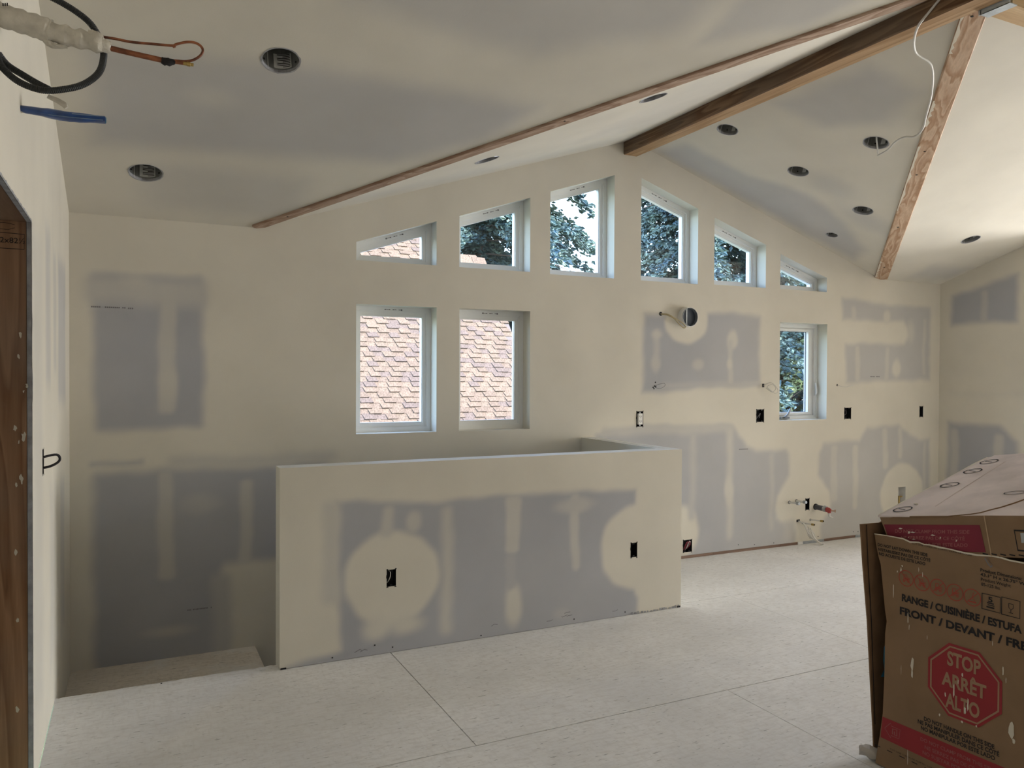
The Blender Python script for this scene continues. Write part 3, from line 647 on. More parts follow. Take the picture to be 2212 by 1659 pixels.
# ------------------------------------------------------------------ half wall round the stairs
pony_paint = [('p', [(.955, .825), (1.5, .80), (2.1, .80), (2.6, .79), (2.83, .785), (2.845, .6), (2.845, .02), (2.845, -.1), (.66, -.1), (.70, .004), (.83, .03), (.95, .05), (.975, .06), (.955, .4)], G, .022),
 ('r', .88, .3, .97, .83, .35, .03), ('e', 1.256, .40, .262, .255, 0, .022), ('e', 1.17, .15, .08, .06, .15, .03), ('e', 1.34, .14, .09, .05, .15, .03), ('e', 2.86, .42, .285, .27, 0, .02), ('r', 2.83, .1, 3.2, .9, 0, .02),
 ('r', 1.535, .045, 1.60, .765, .4, .028), ('r', 1.93, .47, 2.02, .79, .4, .014), ('e', 1.98, .16, .055, .115, .2, .02), ('r', 1.94, .25, 2.0, .46, .85, .015), ('r', 2.36, .33, 2.42, .78, .45, .014), ('e', 2.39, .715, .13, .045, .55, .02), ('e', 1.377, .70, .045, .055, .4, .02), ('r', 1.20, .62, 1.26, .79, .4, .02),
 ('e', 2.3, .08, .05, .03, .8, .02)]
pb = [(1.250, .402, .052, .09), (2.817, .404, .050, .09)]
pony = empty('wall_half', (PX0, PY, 0)); tag(pony, kind='structure')
me = grid_surface('front_board', PX0, PX1, cst(.002), cst(PH), [rect_hole(x - w / 2, z - h / 2, x + w / 2, z + h / 2) for x, z, w, h in pb], .014, lambda u, v: np.stack([u, np.full_like(u, PY), v], 1), paint(pony_paint), m_dry)
link_mesh('front_board', me, None, pony)
b = MB()
xi, yi = PX1 - PT, PY + PT
b.add([(PX0, PY, PH), (PX1, PY, PH), (PX1, WY, PH), (xi, WY, PH), (xi, yi, PH), (PX0, yi, PH)], [(0, 1, 2, 3, 4, 5)])
b.build('top_cap', mat('cap_window_reflection', (.83, .84, .83), .6, spec=.3), pony)  # cap colour lightened to stand for the windows reflecting in it
b = MB()
b.add([(PX0, PY, .002), (PX0, PY, PH), (PX0, yi, PH), (PX0, yi, -.2), (PX0, PY + .06, -.2), (PX0, PY + .06, .002)], [(0, 1, 2, 3, 4, 5)])
b.add([(PX0, yi, -1.3), (xi, yi, -1.3), (xi, yi, PH), (PX0, yi, PH)], [(0, 1, 2, 3)])
b.add([(xi, yi, -1.3), (xi, WY, -1.3), (xi, WY, PH), (xi, yi, PH)], [(0, 1, 2, 3)])
b.add([(PX1, PY, .002), (PX1, WY, .002), (PX1, WY, PH), (PX1, PY, PH)], [(0, 1, 2, 3)])
b.build('side_board', m_mudplain, pony)
b = MB(); ribbon(b, [(3.10, 4.95, PH + .0006), (3.115, 4.6, PH + .0006), (3.11, 4.42, PH + .0006)], .004, (0, 0, 1)); ribbon(b, [(3.112, 4.38, PH + .0006), (3.12, 4.14, PH + .0006)], .004, (0, 0, 1)); b.build('cap_crack', m_grayprint, pony)
for x, z in [(.934, .021), (1.16, .053), (1.258, .028), (1.777, .016), (2.387, .028), (2.754, .023)]:
    MB().tube([(x, PY - .001, z), (x, PY + .002, z)], .0042, 8).build('screw_head', m_ink, pony)
# ragged foot of the board near the right corner and broken chips
b = MB(); rnd = random.Random(21)
for i in range(16):
    x = 2.80 + i * .024; w = rnd.uniform(.008, .02); h = rnd.uniform(.004, .014)
    b.box((x, PY - .003, .002), (x + w, PY - .0005, .004 + h))
b.build('broken_foot', m_gyp, pony)
b = MB(); b.box((3.155, PY - .004, .0), (3.178, PY + .002, .010)); b.box((.672, PY - .004, 0), (.70, PY + .001, .008)); b.build('foot_gap', m_ink, pony)
b = MB()
for x, z in ((2.32, .07), (2.335, .05), (2.30, .055), (2.20, .04), (2.66, .04), (1.05, .03), (1.08, .028), (1.84, .06)):
    ribbon(b, [(x, PY - .0008, z), (x + .03 * rnd.random(), PY - .0008, z + .02 * rnd.random() - .005), (x + .04, PY - .0008, z + .005)], .003, (0, -1, 0))
b.build('scuffs', m_grayprint, pony)
stb = MB(); stamp(stb, 1.9, 2.05, .58, PY - .001, 1)

# ------------------------------------------------------------------ windows
def offset_poly(p, d):
    n = len(p); out = []
    for i in range(n):
        a = Vector(p[i - 1]); b_ = Vector(p[i]); c = Vector(p[(i + 1) % n])
        e1 = (b_ - a).normalized(); e2 = (c - b_).normalized(); n1 = Vector((-e1.y, e1.x)); n2 = Vector((-e2.y, e2.x))
        d1 = d[i - 1] if isinstance(d, (list, tuple)) else d; d2 = d[i] if isinstance(d, (list, tuple)) else d
        A = np.array([[n1.x, n1.y], [n2.x, n2.y]]); r = np.array([n1.dot(b_) + d1, n2.dot(b_) + d2])
        s = np.linalg.solve(A, r); out.append((float(s[0]), float(s[1])))
    return out
def ring_frame(b, outer, inner, y0, y1):
    n = len(outer)
    vs = [(x, y, z) for y in (y0, y1) for poly in (outer, inner) for x, z in poly]
    fs = []
    for i in range(n):
        j = (i + 1) % n; O0, I0, O1, I1 = 0, n, 2 * n, 3 * n
        fs += [(O0 + i, O0 + j, I0 + j, I0 + i), (O1 + i, I1 + i, I1 + j, O1 + j), (I0 + i, I0 + j, I1 + j, I1 + i), (O0 + i, O1 + i, O1 + j, O0 + j)]
    b.add(vs, fs)
FY = WY + .112
for k, p in wins.items():
    w = empty('window_%d' % k, (p[0][0], FY, p[0][1])); tag(w, kind='structure')
    o0 = offset_poly(p, -.012); a1 = offset_poly(p, .030 if k != 9 else .012); a2 = offset_poly(p, .036 if k != 9 else .034)
    gl = offset_poly(p, [.055 if k < 7 else .065, .063, .066, .063] if k != 9 else [.062, .100, .066, .100])
    b = MB(); ring_frame(b, o0, a1, FY, FY + .09); b.build('frame', m_vinyl, w)
    b = MB(); ring_frame(b, a1, a2, FY + .006, FY + .09); b.build('frame_step', m_vinyl, w)
    if k == 9:
        mid = offset_poly(p, [.040, .070, .046, .070])
        b = MB(); ring_frame(b, a2, mid, FY + .022, FY + .09); b.build('track', m_vinyl, w)
        b = MB(); ring_frame(b, mid, gl, FY + .012, FY + .06); b.build('sash', m_vinyl, w)
        gk = offset_poly(gl, -.006); b = MB(); ring_frame(b, gk, offset_poly(gl, .004), FY + .040, FY + .052); b.build('gasket', m_vinylgrey, w)
    else:
        b = MB(); ring_frame(b, a2, offset_poly(gl, -.006), FY + .012, FY + .07); b.build('sash', m_vinyl, w)
        b = MB(); ring_frame(b, offset_poly(gl, -.006), gl, FY + .020, FY + .06); b.build('glazing_bead', m_vinyl, w)
    g2 = offset_poly(gl, -.004)
    b = MB(); b.add([(x, FY + .045, z) for x, z in g2], [tuple(range(len(g2)))]); b.build('pane', m_glass, w)
    # small printed label on the head of the frame
    (xa, za), (xb, zb) = p[3], p[2]
    if k != 9:
        t0, t1 = (.40, .63) if k not in (4, 5, 6) else (.33, .60)
        dirv = Vector((xb - xa, 0, zb - za)); upv = Vector((-(zb - za), 0, xb - xa)).normalized()
        c0 = Vector((xa, FY - .0008, za)) + dirv * t0 - upv * .020
        b = MB(); nn_ = 9; L = dirv * (t1 - t0)
        for i in range(nn_):
            if i in (3, 6): continue
            q0 = c0 + L * (i / nn_); q1 = c0 + L * ((i + .85) / nn_); hgt = .004 if i % 2 else .006
            if i == nn_ - 1 or (i == 0 and k in (1, 8)): hgt = .010
            b.add([q0 - upv * hgt / 2, q1 - upv * hgt / 2, q1 + upv * hgt / 2, q0 + upv * hgt / 2], [(0, 1, 2, 3)])
        b.build('frame_label', m_grayprint, w)
    if k == 9:   # casement crank and latch
        cx = 5.23; cz = 1.125
        cr = MB().box((cx - .045, FY - .022, cz - .014), (cx + .055, FY, cz + .004)).build('crank_base', m_vinylgrey, w)
        b = MB(); b.tube(spline([(cx - .012, FY - .024, cz), (cx + .008, FY - .04, cz + .02), (cx + .03, FY - .045, cz + .055), (cx + .045, FY - .035, cz + .072)], 5), [.009] * 16, 8); b.build('crank_handle', m_galv, cr, True)
        b = MB(); b.tube(spline([(cx + .045, FY - .035, cz + .072), (cx + .055, FY - .03, cz + .065), (cx + .065, FY - .025, cz + .05)], 4), .007, 8); b.build('crank_knob', m_galv, cr, True)
        lk = MB().box((5.604, FY - .006, 1.315), (5.618, FY, 1.44)).build('latch_plate', m_vinyl, w)
        b = MB(); b.tube(spline([(5.611, FY - .008, 1.43), (5.609, FY - .020, 1.40), (5.611, FY - .022, 1.345), (5.612, FY - .014, 1.32)], 5), [.005, .006, .007, .008, .008, .008, .008, .008, .008, .008, .008, .008, .007, .006, .005, .004], 8); b.build('latch_lever', m_white, lk, True)

# ------------------------------------------------------------------ electrical boxes and loose wiring
def wall_box(name, x, z, w, h, y, label, group, mat_in=m_black, gang=1, depth=.05, axis='y', ears=True):
    """open box recessed behind the board; axis y: board faces -Y ; axis x: board faces +X (left wall, x = LX)"""
    def T(u, d, v): return (u, y + d, v) if axis == 'y' else (LX - d, u, v)
    t = empty(name, T(x, 0, z)); tag(t, label, 'electrical box', group)
    x0, x1, z0, z1 = x - w / 2, x + w / 2, z - h / 2, z + h / 2
    b = MB()
    c = [(x0, z0), (x1, z0), (x1, z1), (x0, z1)]
    vs = [T(u, .0, v) for u, v in c] + [T(u, depth, v) for u, v in c]
    b.add(vs, [(0, 1, 5, 4), (1, 2, 6, 5), (2, 3, 7, 6), (3, 0, 4, 7), (4, 5, 6, 7)]); b.build('box_shell', mat_in, t)
    b = MB(); rnd = random.Random(int(x * 1000))
    # ragged cut of the board round the box: little dark nicks
    for u, v, du, dv in ((x0 - .003, z1, .012, .005), (x1 - .008, z1, .012, .006), (x0 - .003, z0 - .005, .014, .005), (x1 - .010, z0 - .006, .013, .006), (x0 - .003, z, .003, .02)):
        b.add([T(u, -.0008, v), T(u + du, -.0008, v), T(u + du * .8, -.0008, v + dv), T(u + du * .2, -.0008, v + dv * .8)], [(0, 1, 2, 3)])
    b.build('cut_nicks', mat_in, t)
    b = MB()
    for s in (z0 + .006, z1 - .006):
        for xx in ([x] if gang == 1 else [x - w / 4, x + w / 4]):
            b.add([T(xx - .007, .004, s - .005), T(xx + .007, .004, s - .005), T(xx + .007, .004, s + .005), T(xx - .007, .004, s + .005)], [(0, 1, 2, 3)])
    b.build('screw_ears', mat_in, t)
    return t, T
GB = 'open black electrical boxes in the walls'
bx = []
t, T = wall_box('electrical_box', 4.852, 1.151, .088, .108, WY, 'double black box in the back wall, left of the crank window', GB, gang=2)
MB().tube(spline([T(4.83, .03, 1.12), T(4.84, .006, 1.15), T(4.86, .008, 1.17), T(4.87, .03, 1.13)], 5), .003, 6).build('wire', m_grayprint, t)
t, T = wall_box('electrical_box', 5.910, 1.152, .088, .102, WY, 'double black box in the back wall, right of the crank window', GB, gang=2)
MB().tube(spline([T(5.89, .03, 1.13), T(5.90, .008, 1.15), T(5.92, .03, 1.18)], 5), .003, 6).build('wire', m_grayprint, t)
wall_box('electrical_box', 6.920, 1.151, .052, .102, WY, 'single narrow black box in the back wall beside the right corner', GB)
t, T = wall_box('electrical_box', 4.082, 0.100, .092, .100, WY, 'low square box with red cables, near the floor right of the half wall', GB, mat_in=m_black, gang=2)
for r_ in range(3):
    MB().tube(spline([T(4.06 + .01 * r_, .03, .06), T(4.045 + .012 * r_, -.006, .09), T(4.07 + .01 * r_, -.010, .135), T(4.105, -.006, .11 + .01 * r_), T(4.10, .03, .07)], 6), .0028, 6).build('cable', m_cablered if r_ < 2 else m_cable, t, True)
wall_box('electrical_box', 5.416, 0.350, .050, .10, WY, 'narrow black box between the supply stubs and the grey drain pipe', GB)
t, T = wall_box('electrical_box', 1.250, .402, .052, .09, PY, 'black box in the left half of the half wall', GB)
MB().tube(spline([T(1.235, .03, .37), T(1.242, .004, .40), T(1.247, .004, .43), T(1.24, .03, .44)], 5), .0022, 6).build('wire', m_cable, t)
wall_box('electrical_box', 2.817, .404, .050, .09, PY, 'black box near the right end of the half wall', GB)
t, T = wall_box('electrical_box', 3.624, 1.14, .052, .10, 0, 'black box with a bent cable in the left wall by the doorway', GB, axis='x')
MB().tube(spline([T(3.63, .03, 1.11), T(3.635, -.025, 1.12), T(3.65, -.055, 1.14), T(3.64, -.045, 1.165), T(3.62, .01, 1.155), T(3.61, .03, 1.14)], 6), .005, 8).build('cable', m_ink, t, True)
# the one receptacle that is fitted
t, T = wall_box('wall_outlet', 3.602, 1.149, .066, .120, WY, 'white two-socket outlet without a cover plate, above the half wall corner', GB)
t['category'] = 'outlet'; del t['group']
ob = MB().box((3.583, WY - .012, 1.106), (3.621, WY + .01, 1.192)).build('receptacle', m_white, t)
b = MB()
for zc in (1.130, 1.168):
    b.box((3.593, WY - .0135, zc - .002), (3.5955, WY - .0119, zc + .008)); b.box((3.608, WY - .0135, zc - .002), (3.6105, WY - .0119, zc + .007)); b.box((3.600, WY - .0135, zc - .011), (3.604, WY - .0119, zc - .007))
b.build('slots', m_ink, ob)
MB().box((3.596, WY - .004, 1.192), (3.608, WY - .001, 1.204)).build('yoke', m_galv, t)
MB().box((3.596, WY - .004, 1.094), (3.608, WY - .001, 1.106)).build('yoke', m_galv, t)
# gas / water box low in the right-hand corner
gb = empty('valve_box', (gas_box[0], WY, gas_box[1])); tag(gb, 'white recessed valve box with a brass valve behind the carton', 'valve box')
x, z, w, h = gas_box; b = MB(); c = [(x - w / 2, z - h / 2), (x + w / 2, z - h / 2), (x + w / 2, z + h / 2), (x - w / 2, z + h / 2)]
b.add([(u, WY, v) for u, v in c] + [(u, WY + .07, v) for u, v in c], [(0, 1, 5, 4), (1, 2, 6, 5), (2, 3, 7, 6), (3, 0, 4, 7), (4, 5, 6, 7)]); b.build('box_shell', m_white, gb)
MB().tube([(6.625, WY + .05, .30), (6.625, WY + .005, .30)], .012, 10).tube([(6.625, WY + .01, .265), (6.625, WY + .01, .34)], .010, 10).box((6.605, WY - .01, .335), (6.65, WY + .012, .347)).build('brass_valve', m_brass, gb)

def wire_thing(name, pts, r, material, label, cat='cable', group=None, hole=True, hr=.008):
    P = Vector(pts[0]); t = empty(name, P); tag(t, label, cat, group)
    if hole: MB().tube([P + Vector((0, .002, 0)), P + Vector((0, -.0012, 0))], hr, 10).build('wall_hole', m_ink, t)
    MB().tube(spline(pts, 7), r, 8).build('cable', material, t, True); return t
Y = WY
wire_thing('cable_loop', [(3.797, Y, 1.985), (3.83, Y - .05, 1.98), (3.87, Y - .07, 1.955), (3.93, Y - .09, 1.92), (3.965, Y - .10, 1.885), (3.945, Y - .105, 1.872), (3.90, Y - .10, 1.905), (3.86, Y - .08, 1.95), (3.82, Y - .04, 1.975), (3.80, Y + .01, 1.983)], .0042, m_cabley, 'cream twisted cable loop left of the round vent collar', hr=.016)
t = wire_thing('cable_loop', [(3.742, Y, 1.408), (3.77, Y - .03, 1.425), (3.80, Y - .05, 1.43), (3.80, Y - .055, 1.41), (3.765, Y - .04, 1.39), (3.745, Y + .01, 1.40)], .0014, m_grayprint, 'thin wires poking through small holes at the lower left of the grey board patch', hr=.007)
for dx, dz in ((-.014, -.012), (.008, .028), (-.006, -.022), (.012, -.006)):
    MB().tube([(3.742 + dx, Y + .001, 1.41 + dz), (3.742 + dx, Y - .0012, 1.41 + dz)], .006, 8).build('wall_hole', m_ink, t)
t = wire_thing('cable_loop', [(4.885, Y, 1.41), (4.93, Y - .04, 1.435), (4.975, Y - .06, 1.40), (4.99, Y - .065, 1.36), (4.96, Y - .06, 1.345), (4.92, Y - .05, 1.37), (4.90, Y - .03, 1.40), (4.94, Y - .05, 1.42), (4.97, Y - .06, 1.385), (4.93, Y - .055, 1.355), (4.895, Y - .02, 1.39)], .0028, m_cable, 'white cable loops between the duct and the crank window', hr=.005)
MB().box((4.872, Y - .003, 1.395), (4.893, Y + .002, 1.425)).build('dark_slot', m_ink, t)
wire_thing('cable_end', [(5.772, Y, 1.412), (5.80, Y - .03, 1.400), (5.84, Y - .04, 1.396), (5.88, Y - .05, 1.405), (5.92, Y - .05, 1.408)], .0028, m_cable, 'short white cable end poking out right of the crank window', hr=.010)

# round vent collar
vc = empty('vent_collar', (4.065, WY, 1.965)); tag(vc, 'round steel vent duct collar sticking out of the grey board patch', 'duct')
def cyl_ring(b, c, r0, r1, y0, y1, n=40):
    vs = []
    for y, r in ((y0, r0), (y1, r0), (y1, r1), (y0, r1)):
        vs += [(c[0] + r * math.cos(2 * math.pi * i / n), y, c[1] + r * math.sin(2 * math.pi * i / n)) for i in range(n)]
    fs = []
    for k in range(4):
        for i in range(n): fs.append((k * n + i, k * n + (i + 1) % n, ((k + 1) % 4) * n + (i + 1) % n, ((k + 1) % 4) * n + i))
    b.add(vs, fs)
b = MB(); cyl_ring(b, (4.045, 1.965), .080, .0745, WY - .055, WY + .02); b.build('outer_sleeve', m_white, vc, True)
b = MB(); cyl_ring(b, (4.045, 1.965), .0755, .073, WY - .062, WY + .12); b.build('duct_wall', m_galv, vc, True)
b = MB(); b.add([(4.045 + .0735 * math.cos(2 * math.pi * i / 32), WY - .03 + .0 * i, 1.965 + .0735 * math.sin(2 * math.pi * i / 32)) for i in range(32)], [tuple(range(32))]); b.build('damper_flap', mat('damper_steel', (.07, .085, .11), .4, metal=.6, vary=.3), vc)
b = MB(); b.box((4.022, WY - .036, 1.893), (4.030, WY - .030, 2.037)); b.box((4.034, WY - .034, 1.893), (4.037, WY - .030, 2.037)); b.build('damper_rib', m_galv, vc)

# plumbing stubs under the crank window
ps = empty('supply_stub', (5.20, WY, .381)); tag(ps, 'left white capped supply stub out of the wall', 'pipe')
def stub(root, base, tip, r, mt, cap_mt, cap_r):
    a = Vector(base); c = Vector(tip); d = (c - a).normalized()
    MB().tube([a, c], r, 12).build('pipe', mt, root, True)
    MB().tube([c - d * .028, c - d * .026, c, c + d * .003], [r * 1.1, cap_r, cap_r, cap_r * .8], 12).build('end_cap', cap_mt, root, True)
    MB().tube([a + Vector((0, .001, 0)), a - Vector((0, .0015, 0))], cap_r * 1.15, 12).build('wall_hole', m_grayprint, root)
stub(ps, (5.2, WY, .381), (5.195, WY - .115, .388), .010, m_pipe, m_galv, .0145)
ps2 = empty('supply_stub', (5.284, WY, .382)); tag(ps2, 'right capped supply stub, beside the narrow black box', 'pipe')
stub(ps2, (5.284, WY, .388), (5.282, WY - .11, .392), .0105, m_pipe, m_galv, .0145)
dp = empty('drain_pipe', (5.52, WY, .317)); tag(dp, 'grey drain pipe stub with a red test valve on its end', 'pipe')
MB().tube([(5.515, WY, .320), (5.515, WY - .115, .317)], .023, 18).build('pipe', m_abs, dp, True)
MB().tube([(5.515, WY + .001, .320), (5.515, WY - .006, .320)], .028, 18).build('escutcheon', m_ink, dp)
MB().tube([(5.515, WY - .095, .317), (5.515, WY - .125, .317)], .0265, 18).build('clamp_band', m_galv, dp, True)
MB().tube([(5.508, WY - .105, .343), (5.522, WY - .105, .343)], .006, 8).tube([(5.515, WY - .11, .34), (5.515, WY - .11, .355)], .004, 8).build('clamp_screw', m_pipe, dp)
MB().tube([(5.515, WY - .125, .315), (5.520, WY - .15, .312), (5.525, WY - .165, .308)], [.022, .021, .013], 14).tube([(5.52, WY - .150, .312), (5.52, WY - .150, .288)], .015, 12).build('test_valve', m_redv, dp, True)
MB().tube([(5.525, WY - .16, .310), (5.545, WY - .185, .309)], [.006, .006], 10).tube([(5.545, WY - .185, .309), (5.552, WY - .192, .309)], .013, 12).build('valve_outlet', mat('tan_plastic', (.45, .30, .22), .5), dp, True)
MB().tube([(5.52, WY - .150, .29), (5.52, WY - .150, .262), (5.530, WY - .16, .252), (5.545, WY - .17, .246)], [.011, .010, .008, .004], 12).build('valve_drip', m_pipe, dp, True)
for (xa, za), (xb, zb), lab in (((5.454, .207), (5.475, .215), 'thin clear tube stub, upper right of the coiled white cable'), ((5.36, .187), (5.366, .192), 'thin clear tube stub, beside the coiled white cable')):
    tb = empty('tube_stub', (xa, WY, za)); tag(tb, lab, 'pipe')
    stub(tb, (xa, WY, za), (xb, WY - .125, zb), .0065, m_pipe, m_brass, .0095)
    MB().tube([(xb, WY - .125, zb), (xb, WY - .130, zb)], .0065, 12).build('open_end', m_ink, tb)
ct = empty('coiled_cable', (5.306, WY, .21)); tag(ct, 'bundle of coiled white cable hanging to the floor below the drain pipe', 'cable')
MB().box((5.285, WY - .0015, .20), (5.325, WY + .001, .222)).build('dark_slot', m_ink, ct)
rnd = random.Random(4)
for k in range(7):
    j = lambda s: rnd.uniform(-s, s)
    p = [(5.31 + j(.006), WY + .01, .21), (5.325 + j(.008), WY - .05, .19), (5.34 + j(.012), WY - .07 + j(.01), .13 + j(.01)), (5.38 + j(.018), WY - .08 + j(.012), .07 + j(.01)), (5.43 + j(.015), WY - .09 + j(.02), .03 + j(.01)), (5.475 + j(.01), WY - .11 + j(.02), .012)]
    if k > 2: p = [(5.345 + j(.01), WY - .07, .15 + j(.02)), (5.37 + j(.01), WY - .085, .145 + j(.015)), (5.395 + j(.01), WY - .09, .10 + j(.01)), (5.43 + j(.01), WY - .10, .04), (5.47 + j(.02), WY - .115 + j(.01), .006), (5.44 + j(.01), WY - .11, .03), (5.39, WY - .09, .07 + j(.01)), (5.35 + j(.008), WY - .075, .12 + j(.02))]
    MB().tube(spline(p, 6), .0042, 6).build('cable_strand', m_cable, ct, True)

# white cable hanging from the ridge beam and looping to the ceiling hole
cd = empty('hanging_cable', (3.43, 2.30, 3.30)); tag(cd, 'loose white cable hanging off the ridge beam to a ceiling hole', 'cable')
pts = [(3.424, 2.35, 3.34), (3.426, 2.50, 3.24), (3.44, 2.58, 3.185), (3.62, 2.72, 3.165), (3.80, 2.76, 3.14), (4.00, 2.90, 3.08), (4.20, 3.08, 3.03), (4.32, 3.19, 3.0), (4.37, 3.28, 2.985), (4.34, 3.33, 2.99), (4.36, 3.41, 2.985), (4.40, 3.50, 2.96), (4.435, 3.60, 2.955)]
MB().tube(spline(pts, 8), .0058, 8).build('cable', m_cable, cd, True)
MB().tube(spline([(4.435, 3.60, 2.955), (4.42, 3.59, 2.99), (4.39, 3.575, 3.05), (4.385, 3.57, 3.09)], 5), .005, 8).build('stripped_end', m_white, cd, True)

# ------------------------------------------------------------------ refrigerant lines, hose and blue bag at the left wall
Yb = 2.5
ls = empty('refrigerant_lines', (LX, Yb, 2.455)); tag(ls, 'white wrapped pipe bundle with two bare copper tubes coming out of the left wall', 'pipe')
m_px = .00141
def px(x, y, yy=Yb, dy=0.):   # construction points on the plane Y = 2.5 (metres), measured from the bundle root
    return (-.317 + (x) * .00117, yy + dy, 2.4805 - (y) * .00128 + (x) * .00033)
def ragtube(b, pts, rs, n, seed, amp):
    rnd = random.Random(seed); start = len(b.v); b.tube(pts, rs, n)
    for i in range(start, len(b.v)):
        v = b.v[i]; b.v[i] = (v[0] + rnd.uniform(-amp, amp), v[1] + rnd.uniform(-amp, amp), v[2] + rnd.uniform(-amp, amp))
b = MB(); P_ = spline([px(-25, 5), px(10, 22), px(60, 42), px(100, 60)], 6); ragtube(b, P_, [.031 + .002 * math.sin(i * 2.1) for i in range(len(P_))], 16, 1, .0012); b.build('wrap_sleeve', m_foam, ls, True)
b = MB(); P_ = spline([px(90, 58), px(130, 72), px(170, 84), px(208, 95)], 6); ragtube(b, P_, [.026 + .003 * math.sin(i * 1.3) for i in range(len(P_))], 16, 2, .0018); b.build('taped_wrap', m_foam, ls, True)
b = MB()
for q, s0 in (((195, 84), 3), ((212, 100), 4)):
    P_ = spline([px(q[0] - 18, q[1] - 6), px(q[0], q[1]), px(q[0] + 14, q[1] + 5)], 4); ragtube(b, P_, [.020, .021, .021, .020, .019, .018, .017, .015, .011], 12, s0, .002)
b.build('wrap_end', m_foam, ls, True)
b = MB(); P_ = spline([px(80, 55), px(92, 80), px(110, 92), px(135, 95)], 4); ragtube(b, P_, [.012 - .0006 * i for i in range(len(P_))], 8, 6, .002); b.build('loose_wrap_tail', m_foam, ls, True)
lt = MB()
for i in range(3):
    a_ = Vector(px(8 + i * 4, 4, dy=-.032)); lt.add([a_, a_ + Vector((.003, 0, .0)), a_ + Vector((.003, 0, -.008)), a_ + Vector((0, 0, -.008))], [(0, 1, 2, 3)])
lt.build('printed_mark', m_ink, ls)
MB().tube(spline([px(205, 80), px(235, 87), px(270, 97), px(320, 106), px(360, 113), px(368, 113), (px(372, 111)), px(395, 108), px(415, 111), px(429, 120), px(434, 131), px(428, 142), px(413, 150), px(395, 152), px(375, 149), px(362, 147)], 5), .0037, 10).build('thin_copper_tube', m_copper, ls, True)
MB().tube([px(366, 114), px(368, 118)], .0045, 8).build('tube_burr', m_copper, ls)
MB().tube(spline([px(222, 106), px(270, 122), px(320, 138), px(345, 146)], 5), .0078, 12).build('thick_copper_tube', m_copper, ls, True)
b = MB(); ragtube(b, spline([px(338, 144), px(350, 149), px(362, 150), px(370, 152)], 3), [.009, .010, .011, .010, .011, .010, .009, .008, .006, .006], 10, 9, .0015); b.build('black_tape_wrap', m_ink, ls, True)
MB().tube([px(366, 151), px(392, 157)], .0045, 10).build('copper_tail', m_copper, ls, True)
MB().tube([px(388, 156), px(396, 158), px(397, 158), px(404, 160), px(405, 160), px(412, 162)], [.0055, .0055, .0068, .0068, .005, .005], 8).build('brass_fitting', m_brass, ls)
hs_ = empty('corrugated_hose', (LX, Yb - .05, 2.4)); tag(hs_, 'black corrugated hose coiled in a loop round the white pipe bundle', 'hose')
def corr(pts, r, n=12, seg=7, pitch=.0045):
    P = spline(pts, 14); L = [0.]
    for a_, c_ in zip(P[:-1], P[1:]): L.append(L[-1] + (c_ - a_).length)
    tot = L[-1]; k = int(tot / pitch * 2); out = []; rs = []
    for i in range(k + 1):
        s = tot * i / k; j = max(0, min(len(L) - 2, int(np.searchsorted(L, s)) - 1)); f = (s - L[j]) / max(1e-9, L[j + 1] - L[j]); out.append(P[j].lerp(P[j + 1], max(0, min(1, f)))); rs.append(r * (1.0 if i % 2 else .86))
    return out, rs
for pts in ([px(-4, -58, dy=.02), px(50, -46, dy=.03), px(100, -24, dy=.035), px(150, 8, dy=.04), px(185, 42, dy=.04), px(207, 90, dy=.035), px(210, 130), px(200, 165, dy=-.02), px(170, 188, dy=-.03), px(130, 196, dy=-.035), px(85, 193, dy=-.035), px(40, 170, dy=-.03), px(8, 136, dy=-.02), px(-6, 105, dy=0)],
            [px(-6, 92, dy=.02), px(12, 118, dy=.02), px(45, 146, dy=.01), px(75, 170, dy=.0), px(98, 188, dy=-.015)]):
    P_, rs = corr(pts, .0095); MB().tube(P_, rs, 12).build('hose_run', m_hose, hs_, True)
b = MB(); ragtube(b, [px(95, 198), px(115, 210), px(128, 220), px(133, 228)], [.007, .007, .008, .006], 8, 12, .0015); b.build('white_hose_tail', m_foam, hs_, True)
bb_ = empty('blue_wrapped_pipe', (LX, 2.96, 2.341)); tag(bb_, 'flattened blue plastic wrapped pipe end sticking out of the left wall', 'pipe')
A0 = Vector((LX, 2.96, 2.345)); A1 = Vector((-.078, 2.955, 2.343)); n = 16; vs = []; N_ = 14; rnd = random.Random(6)
for i in range(n + 1):
    t = i / n; c = A0.lerp(A1, t) + Vector((0, 0, -.004 * math.sin(t * 3))); hh = (.008 + .006 * math.sin(math.pi * min(1, t * 1.1)) + .002 * rnd.random()); ww = .018 + .016 * t
    for k in range(N_):
        an = 2 * math.pi * k / N_; vs.append(c + Vector((0, ww * math.cos(an), hh * math.sin(an) * (1 + .12 * math.sin(3 * an + t * 9)))))
fs = [(i * N_ + k, i * N_ + (k + 1) % N_, (i + 1) * N_ + (k + 1) % N_, (i + 1) * N_ + k) for i in range(n) for k in range(N_)] + [tuple(range(N_)), tuple(n * N_ + k for k in range(N_))]
b = MB(); b.add(vs, fs); b.build('blue_film', m_blue, bb_, True)
MB().tube([A0 + Vector((.001, 0, 0)), A0 + Vector((.016, 0, 0))], .012, 12).build('pipe_root', m_foam, bb_, True)
m_fold = mat('blue_film_highlight', (.16, .24, .38), .3, spec=.7)  # paler blue painted as highlights along the folds of the film
MB().tube(spline([A0.lerp(A1, .12) + Vector((0, -.012, -.0085)), A0.lerp(A1, .5) + Vector((0, -.022, -.0125)), A0.lerp(A1, .97) + Vector((0, -.026, -.0085))], 6), .0014, 6).build('film_fold_highlight', m_fold, bb_)
